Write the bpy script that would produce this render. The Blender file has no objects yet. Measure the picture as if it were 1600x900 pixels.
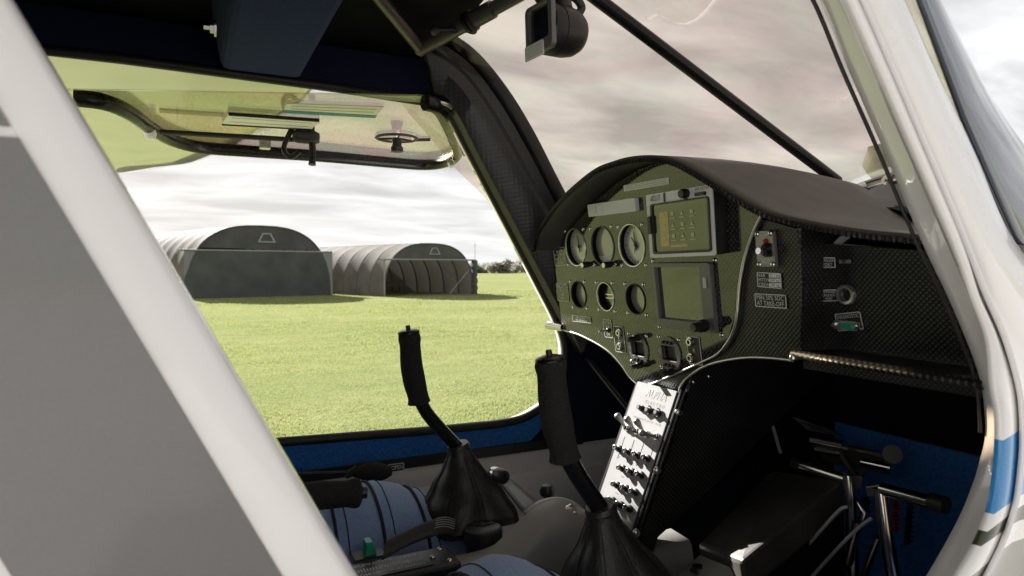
import bpy, bmesh, math, random
import numpy as np
from mathutils import Vector, Matrix
from mathutils.bvhtree import BVHTree
random.seed(7); rng = np.random.default_rng(7)
sc = bpy.context.scene
COL = sc.collection
rad = math.radians
# ------------------------------------------------------------------ camera
FPX = 1022.0; YAW = rad(26.0); PITCH = math.atan(32 / FPX)
Fw = Vector((math.sin(YAW) * math.cos(PITCH), math.cos(YAW) * math.cos(PITCH), -math.sin(PITCH)))
Rt = Vector((math.cos(YAW), -math.sin(YAW), 0)); Up = Rt.cross(Fw)
cam = bpy.data.cameras.new('camera'); camo = bpy.data.objects.new('camera', cam); COL.objects.link(camo)
cam.sensor_width = 36; cam.lens = FPX / 1600 * 36; cam.clip_start = .02; cam.clip_end = 9000
camo.matrix_world = Matrix(((Rt.x, Up.x, -Fw.x, 0), (Rt.y, Up.y, -Fw.y, 0), (Rt.z, Up.z, -Fw.z, 0), (0, 0, 0, 1)))
cam.dof.use_dof = True; cam.dof.focus_distance = 1.05; cam.dof.aperture_fstop = 11
sc.camera = camo
GZ = -1.6                                    # ground level (camera height is zero)
# ------------------------------------------------------------------ sky, sun, exposure
S_AZ = Vector((-.19, .98, 0)).normalized(); S_EL = rad(24)
wd = bpy.data.worlds.new('World'); sc.world = wd; wd.use_nodes = True
nt = wd.node_tree; N = nt.nodes; Lk = nt.links; N.clear()
def nd(t, **k):
    n = N.new(t)
    for a, b in k.items(): setattr(n, a, b)
    return n
sky = nd('ShaderNodeTexSky', sky_type='NISHITA', sun_disc=False, sun_elevation=S_EL,
         sun_rotation=math.atan2(S_AZ.x, S_AZ.y), air_density=1.2, dust_density=2.5)
tc = nd('ShaderNodeTexCoord'); sx = nd('ShaderNodeSeparateXYZ'); Lk.new(tc.outputs['Generated'], sx.inputs[0])
zc = nd('ShaderNodeMath', operation='MAXIMUM'); zc.inputs[1].default_value = 0; Lk.new(sx.outputs[2], zc.inputs[0])
za = nd('ShaderNodeMath', operation='ADD'); za.inputs[1].default_value = .14; Lk.new(zc.outputs[0], za.inputs[0])
dv = nd('ShaderNodeVectorMath', operation='DIVIDE'); cb = nd('ShaderNodeCombineXYZ')
for i in range(3): Lk.new(za.outputs[0], cb.inputs[i])
Lk.new(tc.outputs['Generated'], dv.inputs[0]); Lk.new(cb.outputs[0], dv.inputs[1])
mp = nd('ShaderNodeMapping'); mp.inputs['Rotation'].default_value = (0, 0, rad(24)); mp.inputs['Scale'].default_value = (.8, 1.5, 0)
Lk.new(dv.outputs[0], mp.inputs[0])
no = nd('ShaderNodeTexNoise'); no.inputs['Scale'].default_value = 1.5; no.inputs['Detail'].default_value = 7; no.inputs['Roughness'].default_value = .55; no.inputs['Distortion'].default_value = .35
Lk.new(mp.outputs[0], no.inputs[0])
cr = nd('ShaderNodeValToRGB'); e = cr.color_ramp.elements
e[0].position = .33; e[0].color = (.80, .80, .82, 1); e[1].position = .69; e[1].color = (1.72, 1.73, 1.74, 1)
el = cr.color_ramp.elements.new(.5); el.color = (1.20, 1.205, 1.22, 1)
Lk.new(no.outputs[0], cr.inputs[0])
mx = nd('ShaderNodeMix', data_type='RGBA'); mx.inputs[0].default_value = .985
skm = nd('ShaderNodeVectorMath', operation='SCALE'); skm.inputs['Scale'].default_value = .45
Lk.new(sky.outputs[0], skm.inputs[0])
hz1 = nd('ShaderNodeMath', operation='SUBTRACT'); hz1.inputs[0].default_value = 1; Lk.new(zc.outputs[0], hz1.inputs[1])
hz2 = nd('ShaderNodeMath', operation='POWER'); hz2.inputs[1].default_value = 9; Lk.new(hz1.outputs[0], hz2.inputs[0])
hz3 = nd('ShaderNodeMath', operation='MULTIPLY'); hz3.inputs[1].default_value = .60; Lk.new(hz2.outputs[0], hz3.inputs[0])
hzm = nd('ShaderNodeMix', data_type='RGBA'); hzm.inputs['B'].default_value = (1.76, 1.78, 1.79, 1); Lk.new(hz3.outputs[0], hzm.inputs[0]); Lk.new(cr.outputs[0], hzm.inputs['A'])
Lk.new(skm.outputs[0], mx.inputs['A']); Lk.new(hzm.outputs['Result'], mx.inputs['B'])
bg = nd('ShaderNodeBackground'); bg.inputs['Strength'].default_value = .108
wo = nd('ShaderNodeOutputWorld'); Lk.new(mx.outputs['Result'], bg.inputs[0]); Lk.new(bg.outputs[0], wo.inputs[0])
sun = bpy.data.lights.new('sun', 'SUN'); sun.energy = 3.3; sun.angle = rad(.6); sun.color = (1, .965, .92)
suno = bpy.data.objects.new('sun', sun); COL.objects.link(suno)
to_sun = Vector((S_AZ.x * math.cos(S_EL), S_AZ.y * math.cos(S_EL), math.sin(S_EL)))
suno.rotation_euler = to_sun.to_track_quat('Z', 'Y').to_euler(); suno.location = (0, 30, 30)
sc.view_settings.view_transform = 'Standard'; sc.view_settings.look = 'None'
sc.view_settings.gamma = 1; sc.view_settings.use_curve_mapping = False; sc.view_settings.exposure = 2.58
sc.cycles.use_denoising = True
sc.cycles.max_bounces = 10; sc.cycles.transparent_max_bounces = 16; sc.cycles.sample_clamp_indirect = 4
# ------------------------------------------------------------------ pixel rays onto real planes
def ray(px, py): return Fw + Rt * ((px - 800) / FPX) + Up * ((450 - py) / FPX)
def AX(px, py, X): d = ray(px, py); return d * (X / d.x)
def AY(px, py, Y): d = ray(px, py); return d * (Y / d.y)
def AZ(px, py, Z): d = ray(px, py); return d * (Z / d.z)
class Frame:
    def __init__(s, o, r, u): s.o = Vector(o); s.r = Vector(r).normalized(); s.u = Vector(u).normalized(); s.n = s.r.cross(s.u)
    def pt(s, a, b, c=0): return s.o + s.r * a + s.u * b + s.n * c
    def loc(s, px, py, c=0):
        d = ray(px, py); t = (s.o + s.n * c).dot(s.n) / d.dot(s.n); p = d * t - s.o
        return (p.dot(s.r), p.dot(s.u))
    def at(s, px, py, c=0): a, b = s.loc(px, py, c); return s.pt(a, b, c)
    def mat(s, a=0, b=0, c=0, rot=0, tilt=None):
        p = s.pt(a, b, c); cr_, sr = math.cos(rot), math.sin(rot)
        r = s.r * cr_ + s.u * sr; u = s.u * cr_ - s.r * sr
        return Matrix(((r.x, u.x, s.n.x, p.x), (r.y, u.y, s.n.y, p.y), (r.z, u.z, s.n.z, p.z), (0, 0, 0, 1)))
def axis_mat(p, z, xh=(0, 0, 1)):
    z = Vector(z).normalized(); x = Vector(xh); x = (x - z * x.dot(z))
    if x.length < 1e-4: x = Vector((1, 0, 0)) - z * z.x
    x.normalize(); y = z.cross(x)
    return Matrix(((x.x, y.x, z.x, p[0]), (x.y, y.y, z.y, p[1]), (x.z, y.z, z.z, p[2]), (0, 0, 0, 1)))
# ------------------------------------------------------------------ object helpers
W = {}
def tag(o, label=None, cat=None, group=None, kind=None):
    for k, v in (('label', label), ('category', cat), ('group', group), ('kind', kind)):
        if v: o[k] = v
    return o
def thing(name, label, cat, loc=(0, 0, 0), group=None):
    o = bpy.data.objects.new(name, None); COL.objects.link(o); o.location = loc; o.empty_display_size = .05
    W[o] = Matrix.Translation(Vector(loc)); return tag(o, label, cat, group)
def put(name, me, mats, parent=None, M=None):
    o = bpy.data.objects.new(name, me); COL.objects.link(o)
    if mats is not None and not me.materials:
        for m in (mats if isinstance(mats, (list, tuple)) else [mats]): me.materials.append(m)
    M = M if M is not None else Matrix.Identity(4)
    if parent is not None:
        o.parent = parent; o.matrix_parent_inverse = W[parent].inverted()
    o.matrix_basis = M; W[o] = M
    return o
def mk(verts, faces, smooth=False, angle=40, fmat=None):
    me = bpy.data.meshes.new('m'); me.from_pydata([tuple(v) for v in verts], [], faces)
    bm = bmesh.new(); bm.from_mesh(me); bmesh.ops.recalc_face_normals(bm, faces=bm.faces) if fmat is None else None
    bm.to_mesh(me); bm.free()
    if fmat is not None: me.polygons.foreach_set('material_index', fmat)
    if smooth: me.shade_smooth(); me.set_sharp_from_angle(angle=rad(angle))
    me.update(); return me
def bev(o, w, seg=2):
    m = o.modifiers.new('b', 'BEVEL'); m.width = w; m.segments = seg; m.limit_method = 'ANGLE'; m.angle_limit = rad(35); return o
def cat(pts, n=8, closed=False):
    pts = [Vector(p) for p in pts]; out = []; L = len(pts)
    rngi = range(L if closed else L - 1)
    for i in rngi:
        g = (lambda k: pts[k % L]) if closed else (lambda k: pts[max(0, min(L - 1, k))])
        p0, p1, p2, p3 = g(i - 1), g(i), g(i + 1), g(i + 2)
        for j in range(n):
            t = j / n
            out.append(.5 * ((2 * p1) + (p2 - p0) * t + (2 * p0 - 5 * p1 + 4 * p2 - p3) * t * t + (3 * p1 - p0 - 3 * p2 + p3) * t ** 3))
    if not closed: out.append(pts[-1])
    return out
def cat1(vals, n=8): return [v.x for v in cat([Vector((v, 0, 0)) for v in vals], n)]
def tube_me(pts, r, seg=12, closed=False, cap=True, squash=None, rough=None):
    pts = [Vector(p) for p in pts]; n = len(pts); R = r if isinstance(r, (list, tuple)) else [r] * n
    vs, fs = [], []; ref = None
    for i, p in enumerate(pts):
        a = pts[(i - 1) % n] if (closed or i > 0) else pts[i]; b = pts[(i + 1) % n] if (closed or i < n - 1) else pts[i]
        t = (b - a).normalized()
        if ref is None:
            ref = Vector((0, 0, 1)) if abs(t.z) < .9 else Vector((1, 0, 0))
        ref = (ref - t * ref.dot(t)).normalized(); q = t.cross(ref)
        for k in range(seg):
            an = 2 * math.pi * k / seg; m = R[i] * (rough(i, k) if rough else 1)
            vs.append(p + ref * (math.cos(an) * m) + q * (math.sin(an) * m * (squash or 1)))
    for i in range(n if closed else n - 1):
        for k in range(seg):
            j = (i + 1) % n; l = (k + 1) % seg
            fs.append((i * seg + k, i * seg + l, j * seg + l, j * seg + k))
    if cap and not closed:
        fs.append(tuple(range(seg))[::-1]); fs.append(tuple((n - 1) * seg + k for k in range(seg)))
    return mk(vs, fs, True, 50)
def tube(name, pts, r, mat, parent=None, seg=12, closed=False, cap=True, **k):
    return put(name, tube_me(pts, r, seg, closed, cap, **k), mat, parent)
def lathe_me(prof, seg=24):                      # profile (radius, height) round local Z
    vs, fs = [], []
    for r, h in prof:
        for k in range(seg):
            a = 2 * math.pi * k / seg; vs.append((r * math.cos(a), r * math.sin(a), h))
    for i in range(len(prof) - 1):
        for k in range(seg):
            l = (k + 1) % seg; fs.append((i * seg + k, i * seg + l, (i + 1) * seg + l, (i + 1) * seg + k))
    me = mk(vs, fs); bm = bmesh.new(); bm.from_mesh(me); bmesh.ops.remove_doubles(bm, verts=bm.verts, dist=1e-6)
    bmesh.ops.recalc_face_normals(bm, faces=bm.faces); bm.to_mesh(me); bm.free()
    me.shade_smooth(); me.set_sharp_from_angle(angle=rad(38)); return me
def grid_me(rows, smooth=True, fmat=None, angle=50, closed=False):
    n, m = len(rows), len(rows[0]); vs = [p for r in rows for p in r]; fs = []
    for i in range(n - 1):
        for j in range(m if closed else m - 1):
            k = (j + 1) % m; fs.append((i * m + j, i * m + k, (i + 1) * m + k, (i + 1) * m + j))
    return mk(vs, fs, smooth, angle, fmat)
def solid(o, t, off=-1): m = o.modifiers.new('s', 'SOLIDIFY'); m.thickness = t; m.offset = off; return o
def poly_me(loops, c0, c1, M):                     # 2D outline with holes, extruded c0..c1 in frame matrix M
    cu = bpy.data.curves.new('c', 'CURVE'); cu.dimensions = '2D'; cu.fill_mode = 'BOTH'; cu.extrude = abs(c1 - c0) / 2
    for lp in loops:
        s = cu.splines.new('POLY'); s.points.add(len(lp) - 1); s.use_cyclic_u = True
        for q, p in zip(s.points, lp): q.co = (p[0], p[1], 0, 1)
    ob = bpy.data.objects.new('t', cu); me = bpy.data.meshes.new_from_object(ob)
    bpy.data.objects.remove(ob); bpy.data.curves.remove(cu)
    me.transform(M @ Matrix.Translation((0, 0, (c0 + c1) / 2)))
    bm = bmesh.new(); bm.from_mesh(me); bmesh.ops.remove_doubles(bm, verts=bm.verts, dist=1e-6)
    bmesh.ops.recalc_face_normals(bm, faces=bm.faces); bm.to_mesh(me); bm.free(); return me
def plate(name, loops, fr, c0, c1, mat, parent, bw=0):
    if not isinstance(loops[0][0], (tuple, list, Vector)): loops = [loops]
    o = put(name, poly_me(loops, c0, c1, fr.mat()), mat, parent)
    if bw: bev(o, bw)
    return o
def circ(a, b, r, n=32, ry=None): return [(a + r * math.cos(2 * math.pi * k / n), b + (ry or r) * math.sin(2 * math.pi * k / n)) for k in range(n)]
def rrect(a, b, w, h, r, n=4):
    o = []
    for cx, cy, s in ((w / 2 - r, h / 2 - r, 0), (-w / 2 + r, h / 2 - r, 90), (-w / 2 + r, -h / 2 + r, 180), (w / 2 - r, -h / 2 + r, 270)):
        for k in range(n + 1): t = rad(s + 90 * k / n); o.append((a + cx + r * math.cos(t), b + cy + r * math.sin(t)))
    return o
def box_me(x0, x1, y0, y1, z0, z1):
    v = [(x, y, z) for x in (x0, x1) for y in (y0, y1) for z in (z0, z1)]
    return mk(v, [(0, 1, 3, 2), (4, 6, 7, 5), (0, 4, 5, 1), (2, 3, 7, 6), (0, 2, 6, 4), (1, 5, 7, 3)])
def hexa(name, b4, t4, mat, parent=None, bw=0):
    v = list(b4) + list(t4)
    o = put(name, mk(v, [(0, 1, 2, 3), (4, 5, 6, 7), (0, 1, 5, 4), (1, 2, 6, 5), (2, 3, 7, 6), (3, 0, 4, 7)]), mat, parent)
    if bw: bev(o, bw)
    return o
_tx = {}
def text(s, M, size, mat, parent, name='lettering', shear=0, width=None, al='CENTER'):
    cu = bpy.data.curves.new('t', 'FONT'); cu.body = s; cu.size = size; cu.align_x = al; cu.align_y = 'CENTER'; cu.shear = shear; cu.resolution_u = 2
    ob = bpy.data.objects.new('t', cu); me = bpy.data.meshes.new_from_object(ob)
    bpy.data.objects.remove(ob); bpy.data.curves.remove(cu)
    if width and len(me.vertices):
        xs = [v.co.x for v in me.vertices]; w = max(xs) - min(xs); me.transform(Matrix.Diagonal((width / w, 1, 1, 1)))
    return put(name, me, mat, parent, M)
# ------------------------------------------------------------------ materials
def pm(name, col, rough=.5, metal=0, var=.12, vs=12, bump=0, bs=250, coat=0, crough=.05, cior=1.5, spec=.5, sheen=0, rvar=.08, trans=0, emit=None):
    m = bpy.data.materials.new(name); m.use_nodes = True; n = m.node_tree.nodes; l = m.node_tree.links; b = n['Principled BSDF']
    t = n.new('ShaderNodeTexCoord'); no = n.new('ShaderNodeTexNoise'); no.inputs['Scale'].default_value = vs; no.inputs['Detail'].default_value = 6
    l.new(t.outputs['Object'], no.inputs[0])
    r = n.new('ShaderNodeValToRGB'); r.color_ramp.elements[0].position = .3; r.color_ramp.elements[1].position = .7
    r.color_ramp.elements[0].color = tuple(c * (1 - var) for c in col) + (1,); r.color_ramp.elements[1].color = tuple(min(1, c * (1 + var)) for c in col) + (1,)
    l.new(no.outputs[0], r.inputs[0]); l.new(r.outputs[0], b.inputs['Base Color'])
    mr = n.new('ShaderNodeMapRange'); mr.inputs[3].default_value = max(0, rough - rvar); mr.inputs[4].default_value = min(1, rough + rvar)
    n2 = n.new('ShaderNodeTexNoise'); n2.inputs['Scale'].default_value = vs * 3.3; n2.inputs['Detail'].default_value = 5; l.new(t.outputs['Object'], n2.inputs[0])
    l.new(n2.outputs[0], mr.inputs[0]); l.new(mr.outputs[0], b.inputs['Roughness'])
    b.inputs['Metallic'].default_value = metal; b.inputs['Specular IOR Level'].default_value = spec
    b.inputs['Coat Weight'].default_value = coat; b.inputs['Coat Roughness'].default_value = crough; b.inputs['Coat IOR'].default_value = cior
    b.inputs['Sheen Weight'].default_value = sheen
    if bump:
        n3 = n.new('ShaderNodeTexNoise'); n3.inputs['Scale'].default_value = bs; n3.inputs['Detail'].default_value = 4; l.new(t.outputs['Object'], n3.inputs[0])
        bp = n.new('ShaderNodeBump'); bp.inputs['Strength'].default_value = bump; bp.inputs['Distance'].default_value = .002; l.new(n3.outputs[0], bp.inputs['Height']); l.new(bp.outputs[0], b.inputs['Normal'])
    if emit: b.inputs['Emission Color'].default_value = emit[0] + (1,); b.inputs['Emission Strength'].default_value = emit[1]
    return m
def carbon(name, axes, cell=.003, c1=.008, c2=.045, coat=1, cior=1.5, crough=.04, rot=0, bump=.5, rough=.4, dots=False, spec=.5):
    m = pm(name, (.02, .02, .02), rough, spec=spec, var=.1, coat=coat, cior=cior, crough=crough); n = m.node_tree.nodes; l = m.node_tree.links; b = n['Principled BSDF']
    t = n.new('ShaderNodeTexCoord'); s = n.new('ShaderNodeSeparateXYZ'); l.new(t.outputs['Object'], s.inputs[0]); c = n.new('ShaderNodeCombineXYZ')
    l.new(s.outputs[axes[0]], c.inputs[0]); l.new(s.outputs[axes[1]], c.inputs[1])
    mpn = n.new('ShaderNodeMapping'); mpn.inputs['Rotation'].default_value = (0, 0, rad(rot)); k = math.pi / cell; mpn.inputs['Scale'].default_value = (k, k, 1); l.new(c.outputs[0], mpn.inputs[0])
    s2 = n.new('ShaderNodeSeparateXYZ'); l.new(mpn.outputs[0], s2.inputs[0]); sn = []
    for i in range(2):
        q = n.new('ShaderNodeMath'); q.operation = 'SINE'; l.new(s2.outputs[i], q.inputs[0]); sn.append(q)
    pr = n.new('ShaderNodeMath'); pr.operation = 'MULTIPLY'; l.new(sn[0].outputs[0], pr.inputs[0]); l.new(sn[1].outputs[0], pr.inputs[1])
    rm = n.new('ShaderNodeValToRGB'); rm.color_ramp.elements[0].position = .42 if not dots else .62; rm.color_ramp.elements[1].position = .75
    rm.color_ramp.elements[0].color = (c1, c1, c1, 1); rm.color_ramp.elements[1].color = (c2, c2 * .97, c2 * .93, 1)
    ad = n.new('ShaderNodeMath'); ad.operation = 'MULTIPLY_ADD'; ad.inputs[1].default_value = .5; ad.inputs[2].default_value = .5; l.new(pr.outputs[0], ad.inputs[0])
    l.new(ad.outputs[0], rm.inputs[0]); vn = n.new('ShaderNodeTexNoise'); vn.inputs['Scale'].default_value = 11; vn.inputs['Detail'].default_value = 4; l.new(t.outputs['Object'], vn.inputs[0])
    vr_ = n.new('ShaderNodeMapRange'); vr_.inputs[1].default_value = .3; vr_.inputs[2].default_value = .7; vr_.inputs[3].default_value = .45; vr_.inputs[4].default_value = 1.25; l.new(vn.outputs[0], vr_.inputs[0])
    vm = n.new('ShaderNodeVectorMath'); vm.operation = 'SCALE'; l.new(rm.outputs[0], vm.inputs[0]); l.new(vr_.outputs[0], vm.inputs['Scale']); l.new(vm.outputs[0], b.inputs['Base Color'])
    bp = n.new('ShaderNodeBump'); bp.inputs['Strength'].default_value = bump; bp.inputs['Distance'].default_value = .0006; l.new(ad.outputs[0], bp.inputs['Height']); l.new(bp.outputs[0], b.inputs['Normal'])
    return m
def acrylic(name, ca, cb_, scale=2.2, gl=1.0):
    m = bpy.data.materials.new(name); m.use_nodes = True; n = m.node_tree.nodes; l = m.node_tree.links; n.clear()
    t = n.new('ShaderNodeTexCoord'); no = n.new('ShaderNodeTexNoise'); no.inputs['Scale'].default_value = scale; no.inputs['Detail'].default_value = 2; no.inputs['Distortion'].default_value = 1.2
    mp_ = n.new('ShaderNodeMapping'); mp_.inputs['Scale'].default_value = (1, 1, 2.4); mp_.inputs['Rotation'].default_value = (.3, .5, .2)
    l.new(t.outputs['Object'], mp_.inputs[0]); l.new(mp_.outputs[0], no.inputs[0])
    r = n.new('ShaderNodeValToRGB'); r.color_ramp.elements[0].position = .36; r.color_ramp.elements[1].position = .62
    r.color_ramp.elements[0].color = ca + (1,); r.color_ramp.elements[1].color = cb_ + (1,)
    l.new(no.outputs[0], r.inputs[0]); tr = n.new('ShaderNodeBsdfTransparent'); l.new(r.outputs[0], tr.inputs[0])
    g = n.new('ShaderNodeBsdfGlossy'); g.inputs['Roughness'].default_value = .01; g.inputs['Color'].default_value = (gl, gl, gl, 1)
    lw = n.new('ShaderNodeLayerWeight'); lw.inputs[0].default_value = .5; pw = n.new('ShaderNodeMath'); pw.operation = 'POWER'; pw.inputs[1].default_value = 5; l.new(lw.outputs['Facing'], pw.inputs[0])
    fr = n.new('ShaderNodeMath'); fr.operation = 'MULTIPLY_ADD'; fr.inputs[1].default_value = .75; fr.inputs[2].default_value = .03; l.new(pw.outputs[0], fr.inputs[0])
    mxs = n.new('ShaderNodeMixShader'); o = n.new('ShaderNodeOutputMaterial'); l.new(fr.outputs[0], mxs.inputs[0]); l.new(tr.outputs[0], mxs.inputs[1]); l.new(g.outputs[0], mxs.inputs[2]); l.new(mxs.outputs[0], o.inputs[0])
    return m
MT = dict(
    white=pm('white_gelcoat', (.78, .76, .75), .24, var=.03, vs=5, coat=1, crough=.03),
    grey=pm('grey_paint', (.165, .162, .16), .40, metal=.45, var=.05, vs=900, bump=.12, bs=1400, coat=.4, crough=.08),
    black=pm('black_plastic', (.012, .012, .012), .42, var=.2),
    rubber=pm('black_rubber', (.012, .011, .011), .5, var=.25, vs=30),
    liner=pm('dark_lining', (.006, .006, .009), .9, var=.3, bump=.4, bs=500, spec=.2),
    navy=pm('navy_carpet', (.008, .012, .035), .95, var=.35, vs=300, bump=.8, bs=700, sheen=.05, spec=.2),
    blue=pm('blue_carpet', (.025, .15, .46), .95, var=.35, vs=260, bump=.9, bs=600, sheen=.3, spec=.2),
    denim=pm('blue_seat_cloth', (.24, .34, .58), .9, var=.18, vs=420, bump=.5, bs=1400, sheen=.35, spec=.25),
    seam=pm('dark_seam', (.012, .015, .03), .8),
    webbing=pm('black_webbing', (.018, .014, .013), .75, var=.4, vs=160, bump=.8, bs=400),
    leather=pm('black_leather', (.02, .019, .018), .30, var=.2, vs=30, bump=.45, bs=420),
    stitch=pm('black_thread', (.03, .028, .027), .7),
    foam=pm('black_foam', (.034, .031, .029), .95, var=.35, vs=500, bump=1.0, bs=900, spec=.15),
    shaft=pm('satin_black_metal', (.015, .015, .016), .28, metal=.6, var=.2),
    chrome=pm('polished_steel', (.62, .6, .57), .16, metal=1, var=.08, rvar=.06),
    screw=pm('screw_steel', (.72, .70, .66), .25, metal=1, var=.06),
    alu=pm('brushed_aluminium', (.37, .365, .36), .75, metal=0, var=.05, vs=40, spec=.12),
    silver=pm('silver_trim', (.72, .70, .67), .3, metal=.9, var=.08),
    dgrey=pm('console_grey', (.33, .315, .30), .42, var=.06, vs=6, bump=.06, bs=400),
    lgrey=pm('ledge_grey', (.58, .565, .55), .5, var=.06, vs=5),
    shield=pm('glareshield_skin', (.062, .054, .047), .52, var=.08, vs=8, bump=.3, bs=900, spec=.35),
    whitep=pm('placard_white', (.82, .81, .79), .45, var=.04),
    blackp=pm('placard_black', (.014, .013, .013), .4),
    ink=pm('black_ink', (.02, .02, .02), .6),
    gink=pm('grey_ink', (.42, .41, .41), .5),
    wink=pm('white_ink', (.72, .71, .69), .5),
    cream=pm('dial_cream', (.62, .60, .54), .3, coat=1, crough=.02, cior=1.9),
    dialg=pm('dial_grass_reflection', (.30, .31, .26), .3, coat=1, crough=.02, cior=1.9),  # pale face with the reflected grass put into its colour
    dialw=pm('dial_sky_reflection', (.42, .39, .36), .3, coat=1, crough=.02, cior=1.9),  # pale face with the reflected sky put into its colour
    dial=pm('dial_black', (.015, .016, .018), .3, coat=1, crough=.02, cior=1.9),
    screen=pm('screen_glass', (.010, .012, .010), .12, coat=1, crough=.01, cior=1.8),
    amber=pm('screen_amber', (.10, .05, .012), .2, coat=1, crough=.015, cior=1.9, emit=((.5, .22, .04), .02)),
    olive=pm('screen_olive', (.018, .022, .010), .15, coat=1, crough=.015, cior=1.75),
    bezel=pm('bezel_grey', (.16, .155, .155), .38, metal=.3, var=.06),
    lcd=pm('lcd_grey', (.16, .15, .14), .3, coat=1, crough=.02),
    green=pm('green_plastic', (.02, .33, .19), .35, var=.08),
    red=pm('red_plastic', (.30, .015, .03), .35),
    gunmetal=pm('lever_grey', (.30, .29, .285), .36, metal=.55, var=.06),
    tubem=pm('painted_tube', (.14, .13, .115), .34, metal=.5, var=.12),
    cable=pm('braided_cable', (.6, .59, .57), .45, metal=.6),
    box=pm('worn_black_box', (.055, .05, .045), .5, var=.35, vs=14, bump=.15, bs=120),
    teal=pm('teal_paint', (.02, .22, .30), .5),
    prop=pm('propeller_paint', (.10, .10, .06), .5),
    weave=carbon('carbon_insert', (1, 2), .0042, .003, .05, cior=1.72, crough=.06, bump=.8, spec=.1),
    weave2=carbon('carbon_surround', (1, 2), .0034, .004, .06, coat=.25, crough=.25, bump=.6, dots=True),
    weave3=carbon('carbon_side', (0, 2), .0042, .004, .085, coat=.1, crough=.3, bump=.6, dots=True),
    weavex=carbon('carbon_edge', (1, 0), .0036, .006, .06, coat=0, crough=.3, bump=.6, dots=True, spec=.15),
    rib=carbon('carbon_pillar', (0, 2), .006, .010, .022, coat=.2, crough=.35, rot=35, bump=.5),
    wind=acrylic('windshield_acrylic', (.82, .69, .615), (.765, .74, .62)),
    border=pm('painted_sky_sheen', (.045, .06, .085), .18, var=.2, vs=3, coat=1, crough=.03),  # sky reflection of glancing glass, put into a base colour
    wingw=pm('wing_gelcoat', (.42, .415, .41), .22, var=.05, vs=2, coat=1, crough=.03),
    pane=acrylic('door_acrylic', (.84, .72, .69), (.76, .77, .66), 3.5),
)
rim = MT['rim'] = MT['silver']
def paint_front():
    m = pm('striped_fuselage_paint', (.78, .76, .74), .28, var=.03, vs=5, coat=.6, crough=.06); n = m.node_tree.nodes; l = m.node_tree.links; b = n['Principled BSDF']
    src = b.inputs['Base Color'].links[0].from_socket
    t = n.new('ShaderNodeTexCoord'); s = n.new('ShaderNodeSeparateXYZ'); l.new(t.outputs['Object'], s.inputs[0])
    def half(p, q, up=True):                 # region above (up) the line p->q in the X-Z side view
        k = (q.z - p.z) / (q.x - p.x); a = n.new('ShaderNodeMath'); a.operation = 'MULTIPLY_ADD'; a.inputs[1].default_value = -k; a.inputs[2].default_value = k * p.x - p.z
        l.new(s.outputs[0], a.inputs[0]); d = n.new('ShaderNodeMath'); d.operation = 'ADD'; l.new(a.outputs[0], d.inputs[0]); l.new(s.outputs[2], d.inputs[1])
        g = n.new('ShaderNodeMath'); g.operation = 'GREATER_THAN' if up else 'LESS_THAN'; g.inputs[1].default_value = 0; l.new(d.outputs[0], g.inputs[0]); return g.outputs[0]
    def both(*h):
        o = h[0]
        for x in h[1:]:
            g = n.new('ShaderNodeMath'); g.operation = 'MULTIPLY'; l.new(o, g.inputs[0]); l.new(x, g.inputs[1]); o = g.outputs[0]
        return o
    def lay(mask, col):
        nonlocal src
        mx_ = n.new('ShaderNodeMix'); mx_.data_type = 'RGBA'; l.new(mask, mx_.inputs[0]); l.new(src, mx_.inputs['A']); mx_.inputs['B'].default_value = col + (1,); src = mx_.outputs['Result']
    Y = .348; P = lambda x, y: AY(x, y, Y)
    lay(both(half(P(1576, 641), P(1601, 637), False), half(P(1576, 737), P(1601, 732))), (.02, .22, .52))
    lay(both(half(P(1570, 752), P(1601, 744), False), half(P(1570, 775), P(1601, 768))), (.035, .04, .015))
    lay(half(P(1565, 795), P(1601, 781), False), (.20, .195, .16))
    lay(both(half(P(1510, 386), P(1601, 398), False), half(P(1510, 388), P(1601, 441))), (.50, .485, .46))
    lay(both(half(P(1579, 426), P(1603, 430), False), half(P(1579, 430), P(1603, 478))), (.02, .22, .52))
    l.new(src, b.inputs['Base Color']); return m
MT['paint'] = paint_front()
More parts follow.
